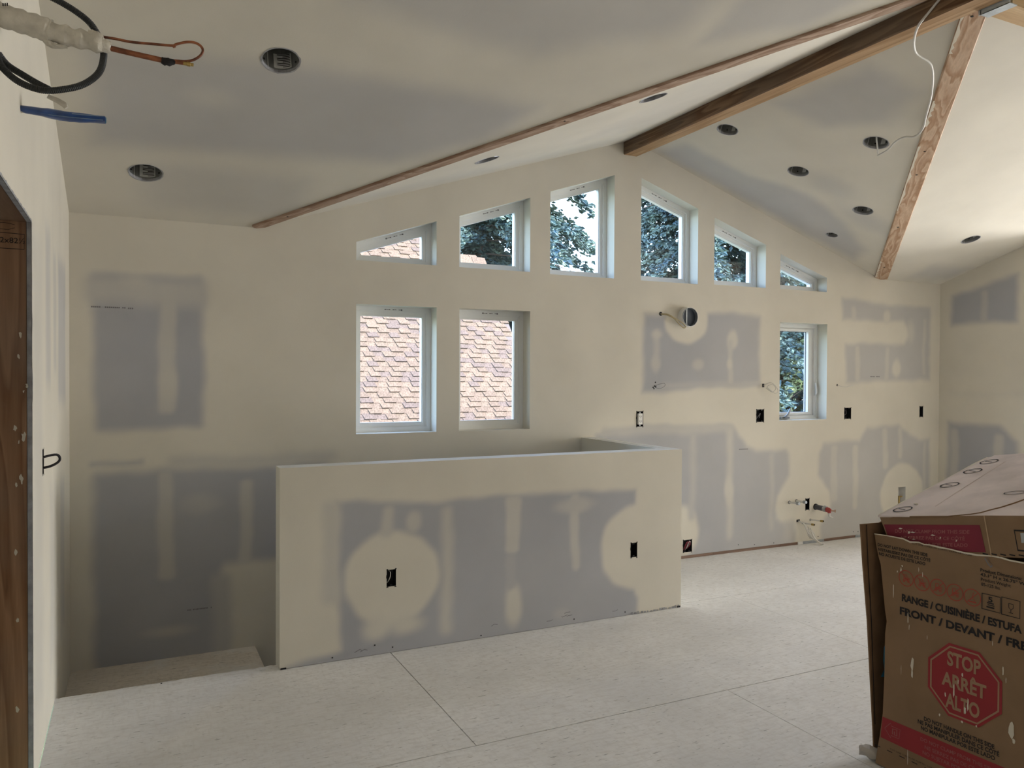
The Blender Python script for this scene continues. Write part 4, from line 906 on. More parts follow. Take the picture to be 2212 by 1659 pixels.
MB().tube(spline([A0.lerp(A1, .6) + Vector((0, -.031, -.002)), A0.lerp(A1, .8) + Vector((0, -.0335, -.001)), A0.lerp(A1, .99) + Vector((0, -.030, .003))], 6), .0016, 6).build('film_fold_highlight', m_fold, bb_)
MB().tube([A1 - Vector((.002, 0, 0)), A1 + Vector((.002, 0, 0))], .009, 10).build('open_end', m_blue2, bb_)

# ------------------------------------------------------------------ the big appliance carton
cb = empty('cardboard_box', (3.0, 1.75, 0)); tag(cb, 'large battered brown appliance carton with a red stop sign, on the floor at right', 'box')
bx0, bx1, by0, by1 = 2.605, 3.33, 1.42, 2.10
PC = Vector((2.60, 1.742, 0)); E1 = Vector((.06, -.9982, 0)); NP = Vector((-.9982, -.06, 0))
def pp(u, z, off=0.): return PC + E1 * u + Vector((0, 0, z)) + NP * off
top_e = [(-0.349, 0.8888), (-0.293, 0.8919), (-0.2294, 0.8931), (-0.2007, 0.8864), (-0.1673, 0.8911), (-0.1458, 0.8867), (-0.1253, 0.8897), (-0.0902, 0.8892), (-0.0505, 0.8888), (0.0045, 0.8868), (0.0473, 0.8891), (0.0951, 0.8942), (0.1221, 0.8957), (0.1502, 0.8925), (0.1949, 0.893), (0.2615, 0.8945), (.32, .896)]
left_e = [(-0.335, 0.004), (-0.3253, 0.0725), (-0.3179, 0.115), (-0.3053, 0.2093), (-0.3002, 0.357), (-0.2992, 0.5171), (-0.293, 0.5649), (-0.3002, 0.6019), (-0.3208, 0.7746), (-0.3321, 0.8079), (-0.3404, 0.842)]
def ngon_sheet(poly3, d, name, mt, parent):
    b = MB(); b.prism(poly3, d); o = b.build(name, mt, parent)
    bm = bmesh.new(); bm.from_mesh(o.data); bmesh.ops.triangulate(bm, faces=[f for f in bm.faces if len(f.verts) > 4]); bm.to_mesh(o.data); bm.free(); return o
fp = ngon_sheet([pp(u, z) for u, z in left_e + top_e + [(.325, .004)]], -NP * .005, 'front_panel', m_card, cb)
b = MB(); rnd = random.Random(31)
vs = []
for u, z in top_e: vs += [pp(u, z + .0015, .0012), pp(u, z - rnd.uniform(.002, .006), .0012)]
b.add(vs, [(2 * i, 2 * i + 1, 2 * i + 3, 2 * i + 2) for i in range(len(top_e) - 1)]); b.build('torn_edge', m_torn, fp)
# other walls of the carton
b = MB(); b.add([(2.520, by1 + .004, .928), (2.535, by1 + .003, .77), (2.562, by1 + .002, .55), (2.578, by1 + .001, .35), (2.598, by1, .11), (2.604, by1, .002), (bx1, by1, .002), (bx1, by1, 1.14), (2.62, by1, .926)], [tuple(range(9))])
sp = ngon_sheet([Vector(v) for v in b.v], (0, .006, 0), 'side_panel', m_carddk, cb)
b = MB(); ribbon(b, [(2.545, by1 - .0012, .925), (2.556, by1 - .0012, .77), (2.578, by1 - .0012, .55), (2.590, by1 - .0012, .35), (2.604, by1 - .0012, .14)], .004, (0, -1, 0)); b.build('crease', m_ink, sp)
ngon_sheet([(bx0 + .03, by0 - .006, .002), (bx1, by0 - .006, .002), (bx1, by0 - .006, .958 + .167 * (2.084 - by0) + .28 * (bx1 - 2.6) - .012), (bx0 + .03, by0 - .006, 1.07)], (0, .006, 0), 'side_panel', m_card, cb)
ngon_sheet([(bx1, by0, .002), (bx1, by1, .002), (bx1, by1, 1.14), (bx1, by0, 1.255)], (.006, 0, 0), 'back_panel', m_card, cb)
MB().box((bx0 + .05, by0 + .01, .004), (bx1 - .01, by1 - .01, .02)).build('bottom_panel', m_carddk, cb)
# crushed cap: skirt, top flaps
def lz(x, y): return .958 + .167 * (2.084 - y) + .28 * (x - 2.6)
skirt = ngon_sheet([(2.597, 2.084, .958), (2.597, 1.88, lz(2.597, 1.88) - .001), (2.597, 1.672, 1.027), (2.600, 1.40, 1.070), (2.604, 1.40, .935), (2.606, 1.650, .891), (2.606, 1.85, .861), (2.604, 2.028, .828)], (.005, 0, 0), 'cap_skirt', m_card, cb)
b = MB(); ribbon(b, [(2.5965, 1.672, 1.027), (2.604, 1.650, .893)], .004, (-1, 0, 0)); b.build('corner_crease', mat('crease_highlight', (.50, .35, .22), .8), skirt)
b = MB()
for i in range(9):
    y = 1.68 - i * .03; b.box((2.6035, y, .894 + (1.68 - y) * .17), (2.6045, y - .018, .898 + (1.68 - y) * .17))
b.build('cut_line_dashes', m_ink, skirt)
def sk(y, z, off=.0012): # point on the skirt
    x = 2.597 + (lz(2.6, y) - z) * .066 if True else 0
    return Vector((x - off, y, z))
lab = ngon_sheet([sk(2.064, .928), sk(1.688, .992), sk(1.669, .902), sk(2.030, .838)], (-.0003, 0, 0), 'crimson_label', m_magenta, skirt)
def skt(txt, y0, z0, y1, z1, cap):
    a_ = sk(y0, z0, .002); c_ = sk(y1, z1, .002); w = (c_ - a_).length; me = text_mesh(txt, a_, (c_ - a_).normalized(), Vector((-.05, -.03, 1)).normalized(), w, cap, .012); me.name = 'label_text'; link_mesh('label_text', me, mat_label, skirt)
mat_label = mat('faded_label_print', (0.36, 0.13, 0.12), .8)
skt('DO NOT CLAMP FROM THIS SIDE', 2.016, .905, 1.724, .955, .0135); skt('NE SERREZ PAS DE CE CÔTÉ', 1.991, .889 - .004, 1.742, .929, .0125); skt('NO SUJETAR POR ESTE LADO', 1.975, .864, 1.732, .908, .0125)
b = MB()
for y, z, w, h in ((2.0, .923, .018, .004), (1.962, .912, .012, .008), (1.95, .918, .02, .004), (1.962, .895, .004, .004), (1.945, .893, .014, .003), (1.87, .922, .02, .004), (1.835, .917, .006, .006), (1.775, .918, .006, .006)):
    q = sk(y, z, .0026); b.add([q, q + Vector((0, -w * .6, h * .1)), q + Vector((0, -w, h)), q + Vector((0, -w * .3, h * 1.3))], [(0, 1, 2, 3)])
b.build('compound_splash', m_paint, skirt)
b = MB(); ribbon(b, [sk(1.47, .996 + .012, .0018), sk(1.572, .995, .0018), sk(1.562, .931, .0018), sk(1.44, .946, .0018)], .006, (-1, 0, 0)); b.build('icon_frame', m_ink, skirt)
b = MB(); b.add([sk(1.553, .990, .002), sk(1.50, .999, .002), sk(1.50, .968, .002), sk(1.55, .958, .002)], [(0, 1, 2, 3)]); b.build('icon_patch', mat('grey_tape', (.42, .45, .47), .4), skirt)
# lower top flap and upper curled flap
tl = ngon_sheet([(2.597, 2.085, .958 - .006), (2.600, 1.40, lz(2.6, 1.40) - .006), (bx1 + .01, 1.40, lz(bx1 + .01, 1.40) - .006), (bx1 + .01, 2.11, lz(bx1 + .01, 2.11) - .006)], (0, 0, .004), 'top_flap_lower', m_cardtop, cb)
up = [(2.595, 2.089), (2.72, 2.100), (2.90, 2.106), (3.10, 2.112), (3.22, 2.12), (3.30, 2.115), (3.31, 2.06), (3.26, 1.96), (3.32, 1.80), (3.30, 1.62), (2.95, 1.585), (2.80, 1.620), (2.72, 1.648), (2.68, 1.668), (2.654, 1.69), (2.63, 1.705), (2.615, 1.73), (2.595, 1.80), (2.593, 1.95)]
ctr = (2.93, 1.88); b = MB()
def uz(x, y):
    lift = .0; d = max(0, 1.80 - y) * max(0, x - 2.60); return lz(x, y) + .002 + .05 * d
K = 6; n = len(up); vs = []
for k in range(K + 1):
    for x, y in up:
        t = k / K; xx = ctr[0] + (x - ctr[0]) * t; yy = ctr[1] + (y - ctr[1]) * t; vs.append((xx, yy, uz(xx, yy)))
fs = [(k * n + i, k * n + (i + 1) % n, (k + 1) * n + (i + 1) % n, (k + 1) * n + i) for k in range(K) for i in range(n)]
m_ = len(vs); vs += [(x, y, uz(x, y) - .005) for x, y in up]; fs += [(K * n + i, K * n + (i + 1) % n, m_ + (i + 1) % n, m_ + i) for i in range(n)]
b.add(vs, fs); tu = b.build('top_flap_upper', m_cardtop, cb)
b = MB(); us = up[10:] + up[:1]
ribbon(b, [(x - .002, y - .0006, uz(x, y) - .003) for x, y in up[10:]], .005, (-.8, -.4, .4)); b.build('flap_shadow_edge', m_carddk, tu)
LN = (-.28, .167, 1)
b = MB()
for x, y in ((2.66, 2.031), (2.937, 2.033), (3.109, 2.052), (3.228, 2.060)):
    ring = [(x + .028 * math.cos(t), y + .034 * math.sin(t), uz(x + .028 * math.cos(t), y + .034 * math.sin(t)) + .0022) for t in [2 * math.pi * i / 24 for i in range(26)]]
    ribbon(b, ring, .0055, LN); ribbon(b, [(x - .004, y + .014, uz(x, y) + .0026), (x - .006, y - .016, uz(x, y) + .0026)], .0050, LN); ribbon(b, [(x - .026, y - .028, uz(x, y) - .006), (x - .028, y - .033, uz(x, y) - .0065)], .004, LN)
x, y = 2.816, 1.704
ring = [(x + .016 * math.cos(t), y + .036 * math.sin(t), uz(x + .016 * math.cos(t), y + .036 * math.sin(t)) + .0022) for t in [2 * math.pi * i / 24 for i in range(26)]]
ribbon(b, ring, .0040, LN); b.build('pen_circles', m_ink, tu)
b = MB(); ribbon(b, [(3.218, 1.986, uz(3.218, 1.986) + .001), (3.0, 1.96, uz(3.0, 1.96) + .001), (2.85, 1.94, uz(2.85, 1.94) + .001), (2.69, 1.917, uz(2.69, 1.917) + .001)], .004, (0, 0, 1)); b.build('tape_seam', mat('seam_shade', (.62, .51, .46), .85), tu)
b = MB(); b.tube([(2.717, 2.017, uz(2.717, 2.017)), (2.718, 2.017, uz(2.717, 2.017) + .004)], [.010, .007], 8); b.build('compound_blob', m_paint, tu)
b = MB(); rnd = random.Random(14)
for i in range(60):
    x = rnd.uniform(2.64, 3.22); y = rnd.uniform(1.72, 2.08); s = rnd.uniform(.002, .007)
    b.add([(x, y, uz(x, y) + .0008), (x + s, y + s * .3, uz(x, y) + .0010), (x + s * .8, y + s, uz(x, y) + .0010), (x - s * .2, y + s * .7, uz(x, y) + .0008)], [(0, 1, 2, 3)])
b.build('compound_flecks', m_paint, tu)
b = MB(); vs = []
for x, y in up[:6]: vs += [(x, y + .001, uz(x, y) + .0012), (x, y - rnd.uniform(.002, .008), uz(x, y) + .0014)]
b.add(vs, [(2 * i, 2 * i + 1, 2 * i + 3, 2 * i + 2) for i in range(5)]); b.build('torn_edge', m_torn, tu)

# print on the front panel
def ptext(txt, u, z, w, cap, mt, off=.0016, bold=.012, name='printed_text'):
    me = text_mesh(txt, pp(u, z, off), E1, (0, 0, 1), w, cap, bold); me.name = name; return link_mesh(name, me, mt, fp)
def ppoly(pts, mt, off, name):
    b = MB(); b.add([pp(u, z, off) for u, z in pts], [tuple(range(len(pts)))]); return b.build(name, mt, fp)
for txt, u, z, w, cap, bo in [("DO NOT LAY DOWN THIS SIDE", -.3337, .8450, .2007, .0115, .028), ("N'ETABLISSEZ PAS DE CE CÔTÉ", -.3312, .8280, .2096, .0108, .028), ('NO ACUESTE DE ESTE LADO', -.3276, .8115, .1869, .0110, .028),
    ('RANGE / CUISINIÈRE / ESTUFA', -.2311, .660, .4230, .0262, .040), ('FRONT / DEVANT / FRENTE', -.2388, .6085, .530, .0278, .040),
    ('DO NOT HANDLE ON THIS SIDE', -.1393, .2462, .2491, .0148, .028), ('NE PAS MANIPULER DANS CE CÔTÉ', -.1628, .2273, .2888, .0150, .028), ('NO MANIPULAR POR ESTE LADO', -.1507, .2082, .2630, .0148, .028),
    ('Product Dimensions:', .0564, .8340, .1332, .0112, .022), ('43.1" H x 26.75" W x 28" D', .0565, .8195, .205, .0105, .022), ('Product Weight:', .0581, .8030, .0979, .0105, .010), ('85-125 lbs.', .0596, .7865, .0642, .0105, .010),
    ('CUT LINE / LINEA DE CORTE / LIGNE DE COUPE', -.193, .8790, .2196, .0055, .0)]:
    ptext(txt, u, z, w, cap, m_ink, bold=bo)
ppoly([(-.3049, .1955), (-.3130, .1135), (-.05, .1085), (.325, .1035), (.325, .199), (.1342, .1975)], m_redink, .0012, 'red_stripe')
for txt, u, z, w, cap in [('DO NOT CLAMP FROM THIS SIDE', -.1511, .1675, .262, .0135), ('NE SERREZ PAS DE CE CÔTÉ', -.1348, .1440, .235, .0140), ('NO SUJETAR POR ESTE LADO', -.1426, .1215, .235, .0140)]:
    ptext(txt, u, z, w, cap, mat_label, .0020, .010)
# outlined arrow with a small clamp picture
b = MB(); ribbon(b, [pp(u, z, .002) for u, z in [(-.2956, .1560), (-.2704, .1845), (-.2690, .1740), (-.2317, .1740), (-.2362, .1380), (-.2690, .1380), (-.2700, .1280), (-.2956, .1560)]], .0022, NP)
ribbon(b, [pp(u, z, .002) for u, z in [(-.263, .145), (-.263, .165), (-.245, .168), (-.245, .145), (-.255, .145), (-.255, .158)]], .004, NP); b.build('arrow_mark', mat_label, fp)
octo = lambda r, c=(0.0, .428): [(c[0] + r * math.cos(R(22.5 + 45 * i)), c[1] + r * math.sin(R(22.5 + 45 * i))) for i in range(8)]
ppoly(octo(.1400, (.0032, .427)), m_redink, .0012, 'stop_sign')
b = MB(); oo = octo(.1305, (.0032, .427)); oi = octo(.1245, (.0032, .427))
b.add([pp(u, z, .0018) for u, z in oo + oi], [(i, (i + 1) % 8, 8 + (i + 1) % 8, 8 + i) for i in range(8)]); b.build('stop_sign_line', m_tan, fp)
for txt, u, z, w, cap in [('STOP', -.0554, .4790, .1177, .050), ('ARRÊT', -.0746, .4035, .1560, .0478), ('ALTO', -.0603, .3290, .1203, .0505)]:
    ptext(txt, u, z, w, cap, m_tan, .0022, .034, 'sign_text')
# five round handling symbols: ring, bar and a small truck / hook picture
for i, (u, z) in enumerate([(-.2149, .7470), (-.1534, .7450), (-.0923, .7430), (-.0308, .7400), (.0300, .7374)]):
    b = MB(); r_ = .0285
    ribbon(b, [pp(u + r_ * math.cos(2 * math.pi * k / 32), z + r_ * math.sin(2 * math.pi * k / 32), .0016) for k in range(34)], .0026, NP)
    s = -1 if i < 2 else 1
    ribbon(b, [pp(u - r_ * .72 * 1, z - r_ * .72 * (1 if i >= 2 else -1) * 1, .0017), pp(u + r_ * .72, z + r_ * .72 * (1 if i >= 2 else -1), .0017)], .0022, NP)
    if i < 4:
        ribbon(b, [pp(u - .012, z - .008, .0018), pp(u + .012, z - .008, .0018), pp(u + .014, z + .002, .0018), pp(u + .004, z + .004, .0018), pp(u + .002, z + .013, .0018), pp(u - .008, z + .013, .0018), pp(u - .009, z - .006, .0018)], .0022, NP)
        ribbon(b, [pp(u - .006, z - .002, .0018), pp(u + .010, z - .002, .0018)], .005, NP)
        for w_ in (-.008, .009):
            ribbon(b, [pp(u + w_ + .0035 * math.cos(k), z - .011 + .0035 * math.sin(k), .0019) for k in [j * .79 for j in range(9)]], .002, NP)
    else:
        ribbon(b, [pp(u + .004, z + .018, .0018), pp(u, z, .0018), pp(u - .008, z - .010, .0018)], .002, NP); ribbon(b, [pp(u - .012, z - .015, .0018), pp(u + .014, z - .015, .0018)], .004, NP); ribbon(b, [pp(u, z, .0018), pp(u + .010, z - .012, .0018)], .002, NP)
    b.build('handling_symbol', m_redicon, fp)
for (u0, z0, u1, z1) in ((.0630, .7085, .1230, .7610), (.1275, .7070, .1850, .7640)):
    b = MB(); ribbon(b, [pp(u0, z0, .0016), pp(u1, z0, .0016), pp(u1, z1, .0016), pp(u0, z1, .0016), pp(u0, z0 - .0014, .0016)], .0030, NP); b.build('symbol_frame', m_ink, fp)
ptext('5', .083, .737, .015, .018, m_ink, bold=.03)
b = MB(); ribbon(b, [pp(.080, .733, .0016), pp(.102, .733, .0016)], .004, NP); ribbon(b, [pp(.082, .7265, .0016), pp(.104, .7265, .0016)], .003, NP); ribbon(b, [pp(.078, .719, .0016), pp(.104, .719, .0016)], .005, NP)
ribbon(b, [pp(.150, .748, .0016), pp(.150, .735, .0016), pp(.157, .728, .0016), pp(.164, .735, .0016), pp(.164, .748, .0016), pp(.149, .748, .0016)], .0022, NP); ribbon(b, [pp(.157, .729, .0016), pp(.157, .719, .0016)], .0022, NP); ribbon(b, [pp(.150, .718, .0016), pp(.164, .718, .0016)], .0022, NP)
b.build('stack_and_glass_symbols', m_ink, fp)
b = MB(); ribbon(b, [pp(.073, .884, .0016), pp(.085, .866, .0016), pp(.094, .857, .0016)], .011, NP); b.build('knife_picture', m_grayprint, fp)
b = MB(); ribbon(b, [pp(.075, .884, .002), pp(.085, .869, .002), pp(.092, .861, .002)], .005, NP); b.build('knife_picture_core', m_card, fp)
for i in range(12):
    pass
b = MB()
for i in range(13):
    u = -.335 + i * .05; ribbon(b, [pp(u, .075 - .0 * i, .0016), pp(u + .022, .0745, .0016)], .003, NP)
b.build('cut_line_dashes', m_ink, fp)
ptext('CUT LINE / LINEA DE CORTE / LIGNE DE COUPE', -.272, .083, .23, .0055, m_ink, bold=0)
# splashes of joint compound down the panel
b = MB(); rnd = random.Random(44)
spl = [(-.186, .44, .006, .035), (-.187, .405, .004, .028), (-.265, .69, .002, .028), (-.205, .60, .0025, .028), (-.20, .57, .0015, .010), (.135, .52, .0025, .018), (.145, .49, .0015, .01), (.165, .33, .009, .028), (.172, .30, .006, .01), (-.08, .29, .003, .006), (.0, .46, .003, .008), (.02, .365, .003, .028), (.01, .34, .004, .016), (-.03, .395, .003, .028), (-.06, .37, .003, .008), (.00, .295, .004, .006), (.12, .165, .006, .006), (.14, .17, .004, .008), (.18, .12, .012, .02), (-.20, .085, .002, .028), (-.15, .775, .002, .010), (-.23, .79, .004, .004), (-.235, .775, .003, .010), (-.25, .765, .003, .004), (-.165, .79, .0015, .01), (.05, .30, .003, .004), (-.015, .43, .002, .01), (-.23, .40, .001, .02), (-.13, .55, .001, .01), (.10, .60, .001, .01)]
for u, z, rx, rz in spl:
    n = 9; ring = [pp(u + rx * math.cos(2 * math.pi * i / n) * rnd.uniform(.5, 1.3), z + rz * math.sin(2 * math.pi * i / n) * rnd.uniform(.6, 1.2), .0026) for i in range(n)]; b.add(ring, [tuple(range(n))])
b.build('compound_splash', m_paint, fp)
# blue strap inside the gap
b = MB(); q = [(-.294, .545), (-.305, .49), (-.318, .45), (-.320, .405), (-.315, .37), (-.330, .335)]
vs = []
for (u, z), w in zip(q, (.018, .020, .016, .012, .009, .003)): vs += [pp(u, z, -.02), pp(u + w, z - .004, -.045)]
b.add(vs, [(2 * i, 2 * i + 1, 2 * i + 3, 2 * i + 2) for i in range(len(q) - 1)]); b.build('blue_strap', m_blue2, cb)
b = MB(); rnd = random.Random(9)
P_ = [(2.575, 2.14, .028), (2.60, 2.10, .028), (2.64, 2.06, .016), (2.68, 2.01, .012)]; ragtube(b, spline(P_, 4), [.016, .020, .022, .024, .022, .024, .020, .022, .024, .020, .022, .018, .014], 9, 3, .006)
o = b.build('crumpled_plastic', mat('grey_film', (.5, .46, .42), .5), cb, True)

# ------------------------------------------------------------------ outside: neighbour roof, trees, shed, ground
gr = MB(); gr.add([(-60, -40, -3.2), (90, -40, -3.2), (90, 120, -3.2), (-60, 120, -3.2)], [(0, 1, 2, 3)])
gr = gr.build('lawn', mat('lawn_grass', (0.09, 0.12, 0.05), .95, vary=.5, vscale=1.2)); tag(gr, 'green and brown lawn below the windows', 'grass', kind='stuff')
# roof plane: through (y=12.2,z=.77) rising 1.19 per metre to the ridge
RS = 1.19; ry0, rz0 = 10.6, .77 - 1.19 * 1.6; ryr = 15.55; rzr = rz0 + RS * (ryr - ry0)
sl_len = math.hypot(ryr - ry0, rzr - rz0); ud = Vector((0, (ryr - ry0) / sl_len, (rzr - rz0) / sl_len)); un = Vector((0, -ud.z, ud.y))
nh = empty('neighbor_house', (4.5, ry0, -3.2)); tag(nh, 'neighbouring house with a steep pinkish tan shingle roof outside the left windows', 'house')
xr0, xr_top, xr_bot = -.5, 5.72, 6.56
s_low = (3.86 - rz0) / ((rzr - rz0) / sl_len)
def rake(s): return xr_bot if s < s_low else xr_top
m_shdeck = mat('roof_felt', (0.10, 0.085, 0.08), .95)
m_shed = mat('house_siding', (0.35, 0.33, 0.30), .8)
b = MB(); qa = Vector((0, ry0, rz0)) + ud * s_low
b.prism([Vector((xr0, ry0, rz0)), Vector((xr_bot, ry0, rz0)), Vector((xr_bot, qa.y, qa.z)), Vector((xr_top, qa.y, qa.z)), Vector((xr_top, ryr, rzr)), Vector((xr0, ryr, rzr))], -un * .05); b.build('roof_deck', m_shdeck, nh)
MB().box((xr0, ry0 + .4, -3.2), (xr_top + 1.6, ry0 + .6, rz0 + .3)).build('house_wall', m_shed, nh)
sh_mats = []
for i, c in enumerate([(0.145, 0.108, 0.083), (0.165, 0.122, 0.092), (0.128, 0.099, 0.085), (0.152, 0.115, 0.087)]):
    sh_mats.append(mat('shingle_granules', c, .95, spec=.05, vary=.45, vscale=45, bump=.4, bscale=60, col2=tuple(x * .55 for x in c)))
EXP = .112; protos = {}; rnd = random.Random(77)
def shingle_mesh(w, th, mi):
    key = (w, th, mi)
    if key in protos: return protos[key]
    b = MB(); sl = .032   # slanted cuts
    P = [Vector((0, 0, 0)), Vector((w, 0, 0)), Vector((w - sl, EXP * 1.25, 0)), Vector((-sl, EXP * 1.25, 0))]
    b.add([p for p in P] + [P[0] + Vector((0, 0, th)), P[1] + Vector((0, 0, th)), P[2] + Vector((0, 0, th * .25)), P[3] + Vector((0, 0, th * .25))], [(3, 2, 1, 0), (4, 5, 6, 7), (0, 1, 5, 4), (1, 2, 6, 5), (2, 3, 7, 6), (3, 0, 4, 7)])
    me = bpy.data.meshes.new('shingle'); me.from_pydata(b.v, [], b.f); me.materials.append(sh_mats[mi]); protos[key] = me; return me
Mrot = Matrix(((1, 0, 0), (0, ud.y, un.y), (0, ud.z, un.z))).to_4x4()
rowsN = int(sl_len / EXP); cand = []
for k in range(rowsN):
    s = k * EXP; x = xr0 - 1.0 - (k * .235) % .42
    hi = False
    while x < rake(s):
        w = rnd.choice((.17, .19, .21))
        hi = not hi
        if x >= xr0 and x + w < rake(s) + .02: cand.append((x, s, w, .026 if hi else .009, rnd.randrange(4), k))
        x += w
def vis(c):
    x, s, w, th, mi, k = c; y = ry0 + ud.y * s; z = rz0 + ud.z * s; xm = x + w / 2
    f = WY / y; wx = xm * f; wz = 1.5 + (z - 1.5) * f     # where the line of sight crosses the wall
    for kk in (1, 2, 7, 8):
        p = wins[kk]; 
        if p[0][0] - .05 < wx < p[1][0] + .02 and p[0][1] - .05 < wz < max(p[2][1], p[3][1]): return True
    return False
V_ = [c for c in cand if vis(c)]; V_.sort(key=lambda c: c[1]); ind = set(id(c) for c in V_[:300])
rest = MB()
rest_b = []
for c in cand:
    x, s, w, th, mi, k = c; base = Vector((x, ry0, rz0)) + ud * s
    me = shingle_mesh(w, th, mi); mw = Matrix.Translation(base) @ Mrot
    if id(c) in ind:
        o = bpy.data.objects.new('shingle', me); COL.objects.link(o); o.parent = nh; o.matrix_local = Matrix.Translation(-Vector(nh.location)) @ mw
    else:
        rest.cur = mi; vs = [mw @ v.co for v in me.vertices]; rest.add(vs, [tuple(p.vertices) for p in me.polygons])
o = rest.build('shingle_field', sh_mats, nh); o['kind'] = 'stuff'
# ridge caps along the top and rake trim
for i in range(12):
    x = (xr_bot - i * .28) if i < 3 else (xr_top - (i - 3) * .28)
    ryr_, rzr_ = ryr, rzr
    ryr, rzr = (qa.y, qa.z) if i < 3 else (ryr_, rzr_)
    b = MB(); b.add([(x, ryr, rzr + .035), (x - .3, ryr, rzr + .045), (x - .3, ryr - .14, rzr - .14 * RS + .05), (x, ryr - .14, rzr - .14 * RS + .04), (x, ryr + .2, rzr - .1), (x - .3, ryr + .2, rzr - .1)], [(0, 1, 2, 3), (0, 4, 5, 1)]); b.build('ridge_cap', sh_mats[i % 4], nh)
    ryr, rzr = ryr_, rzr_

# conifers
def foliage_mat(name, c1, c2):
    return mat(name, c1, .8, spec=.25, vary=.5, vscale=1.6, col2=c2)
m_f1 = foliage_mat('hazy_blue_needles', (0.065, 0.115, 0.145), (0.14, 0.20, 0.16)); m_f2 = foliage_mat('fir_needles', (0.08, 0.13, 0.12), (0.22, 0.26, 0.11))  # first needle colour shifted to blue to carry the haze over the trees
m_bark = mat('grey_bark', (0.16, 0.13, 0.115), .95, vary=.4, vscale=5, bump=.6, bscale=12)
def conifer(x, y, h, rad, seed, nb, label, mt, z0=-3.2, dens=60, power=.8):
    rs = np.random.RandomState(seed); t = empty('conifer_tree', (x, y, z0)); tag(t, label, 'tree', 'conifers behind the windows')
    MB().tube([(x, y, z0), (x + .05, y, z0 + h * .5), (x, y, z0 + h)], [.22, .14, .02], 9).build('trunk', m_bark, t, True)
    br = MB(); V = []; Fc = []
    for i in range(nb):
        f = .08 + .9 * (i + rs.rand()) / nb; zz = z0 + h * f; L = rad * (1 - f) ** power * (.75 + .45 * rs.rand()) + .15; an = rs.rand() * 2 * math.pi
        d = np.array([math.cos(an), math.sin(an), 0.]); k = max(6, int(dens * L / rad))
        tt = rs.rand(k) ** .8; 
        base = np.array([x, y, zz]); cx = base + d * (tt * L)[:, None]; cx[:, 2] += .12 * L * np.sin(tt * 3) - .32 * L * tt ** 2
        if i % 2 == 0:
            e = base + d * L * .9; e[2] -= .22 * L; br.tube([tuple(base), tuple((base + e) / 2 + np.array([0, 0, .06 * L])), tuple(e)], [.03, .018, .006], 5)
        cx += rs.normal(0, .11, (k, 3)) * np.array([1, 1, .6]) * (0.5 + L / rad)
        side = np.array([-d[1], d[0], 0.]); ss = rs.uniform(-1, 1, k)
        dirs = d[None, :] * rs.uniform(.3, 1, (k, 1)) + side[None, :] * (ss * 1.1)[:, None] + np.array([0, 0, 1.])[None, :] * rs.uniform(-.75, .15, (k, 1)); dirs /= np.linalg.norm(dirs, axis=1)[:, None]
        ln = rs.uniform(.09, .19, k); wd = rs.uniform(.028, .05, k); big = np.where(rs.rand(k) < .4, 1.7, 1.); ln *= big; wd *= big; up_ = np.cross(dirs, rs.normal(0, 1, (k, 3))); up_ /= np.linalg.norm(up_, axis=1)[:, None] + 1e-9
        up2 = np.cross(dirs, up_)
        a = cx; tip = cx + dirs * ln[:, None]; mid = cx + dirs * (ln * .45)[:, None]
        b0 = len(V) and sum(len(v) for v in V) or 0
        blk = np.stack([a, mid + up_ * wd[:, None], tip, mid - up_ * wd[:, None], mid + up2 * wd[:, None], mid - up2 * wd[:, None]], 1).reshape(-1, 3); V.append(blk)
        idx = b0 + np.arange(k) * 6
        Fc.append(np.stack([idx, idx + 1, idx + 2, idx + 3], 1)); Fc.append(np.stack([idx, idx + 4, idx + 2, idx + 5], 1))
    br.build('branches', m_bark, t)
    V = np.concatenate(V); Fc = np.concatenate(Fc); me = bpy.data.meshes.new('needle_foliage'); me.from_pydata(V.tolist(), [], Fc.tolist())
    o = link_mesh('needle_foliage', me, mt, t); o['kind'] = 'stuff'; return t
conifer(10.4, 24.0, 20.0, 6.2, 1, 520, 'tall blue-green conifer seen through the windows left of the ridge beam', m_f1, dens=620)
conifer(17.9, 21.5, 17.0, 6.3, 2, 460, 'broad blue-green conifer filling the first window right of the peak', m_f1, dens=400)
conifer(21.8, 18.5, 14.5, 5.2, 3, 460, 'yellower conifer behind the two lowest gable windows and the crank window', m_f2, dens=400)
conifer(30.5, 27.0, 15.0, 4.5, 5, 260, 'far conifer standing beyond the others to the right', m_f2, dens=110)
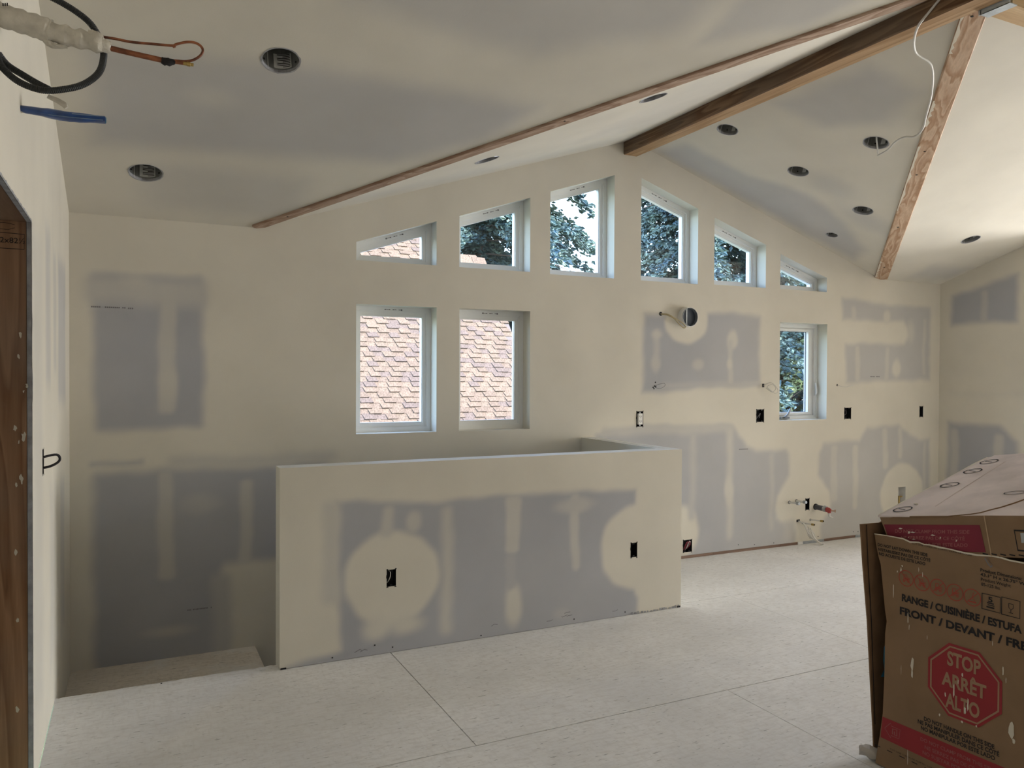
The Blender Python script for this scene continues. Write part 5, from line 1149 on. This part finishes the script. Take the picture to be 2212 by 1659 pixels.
# distant hedge row (to close the horizon) and shed
def hedge(x0, x1, y, z0, z1, n, seed, label):
    rs = np.random.RandomState(seed); c = np.stack([rs.uniform(x0, x1, n), y + rs.normal(0, .5, n), z0 + (z1 - z0) * rs.rand(n)], 1)
    d = rs.normal(0, 1, (n, 3)); d /= np.linalg.norm(d, axis=1)[:, None]; u = np.cross(d, rs.normal(0, 1, (n, 3))); u /= np.linalg.norm(u, axis=1)[:, None]
    L = rs.uniform(.15, .35, n)[:, None]; V = np.stack([c - d * L, c + u * L * .5, c + d * L, c - u * L * .5], 1).reshape(-1, 3); F = (np.arange(n) * 4)[:, None] + np.arange(4)[None, :]
    me = bpy.data.meshes.new('hedge'); me.from_pydata(V.tolist(), [], F.tolist()); o = link_mesh('hedge', me, m_f2); tag(o, label, 'hedge', kind='stuff')
hedge(8, 46, 33, -3.2, 1.2, 9000, 4, 'dense green hedge along the far side of the lawn')
sd = empty('garden_shed', (21, 24.5, -3.2)); tag(sd, 'grey lap-sided shed with a pale trim board seen through the crank window', 'shed')
m_sid = mat('weathered_siding', (0.19, 0.21, 0.23), .85, vary=.2); m_trimb = mat('pale_trim', (.55, .57, .55), .7)
MB().box((19.0, 25.6, -3.2), (31.0, 27.5, 1.2)).build('shed_body', m_sid, sd)
for i in range(24):
    z = -3.0 + i * .17; b = MB(); b.add([(19.0, 25.59, z + .17), (31.0, 25.59, z + .17), (31.0, 25.56, z), (19.0, 25.56, z), (19.0, 25.6, z), (31.0, 25.6, z)], [(0, 1, 2, 3), (3, 2, 5, 4)]); b.build('siding_board', m_sid, sd)
MB().box((19.0, 25.4, .30), (31.0, 25.56, .42)).build('trim_board', m_trimb, sd)
MB().box((24.2, 25.45, -3.2), (24.4, 25.58, 1.2)).build('corner_board', m_trimb, sd)

STUFF = {'compound_flecks', 'compound_splash', 'compound_smear', 'cut_nicks', 'screw_ears', 'paper_stamp', 'frame_label', 'print', 'broken_foot', 'scuffs', 'cut_line_dashes', 'pen_circles', 'foot_gap', 'printed_mark', 'crumpled_plastic'}
for o in bpy.data.objects:
    if o.name.split('.')[0] in STUFF: o['kind'] = 'stuff'
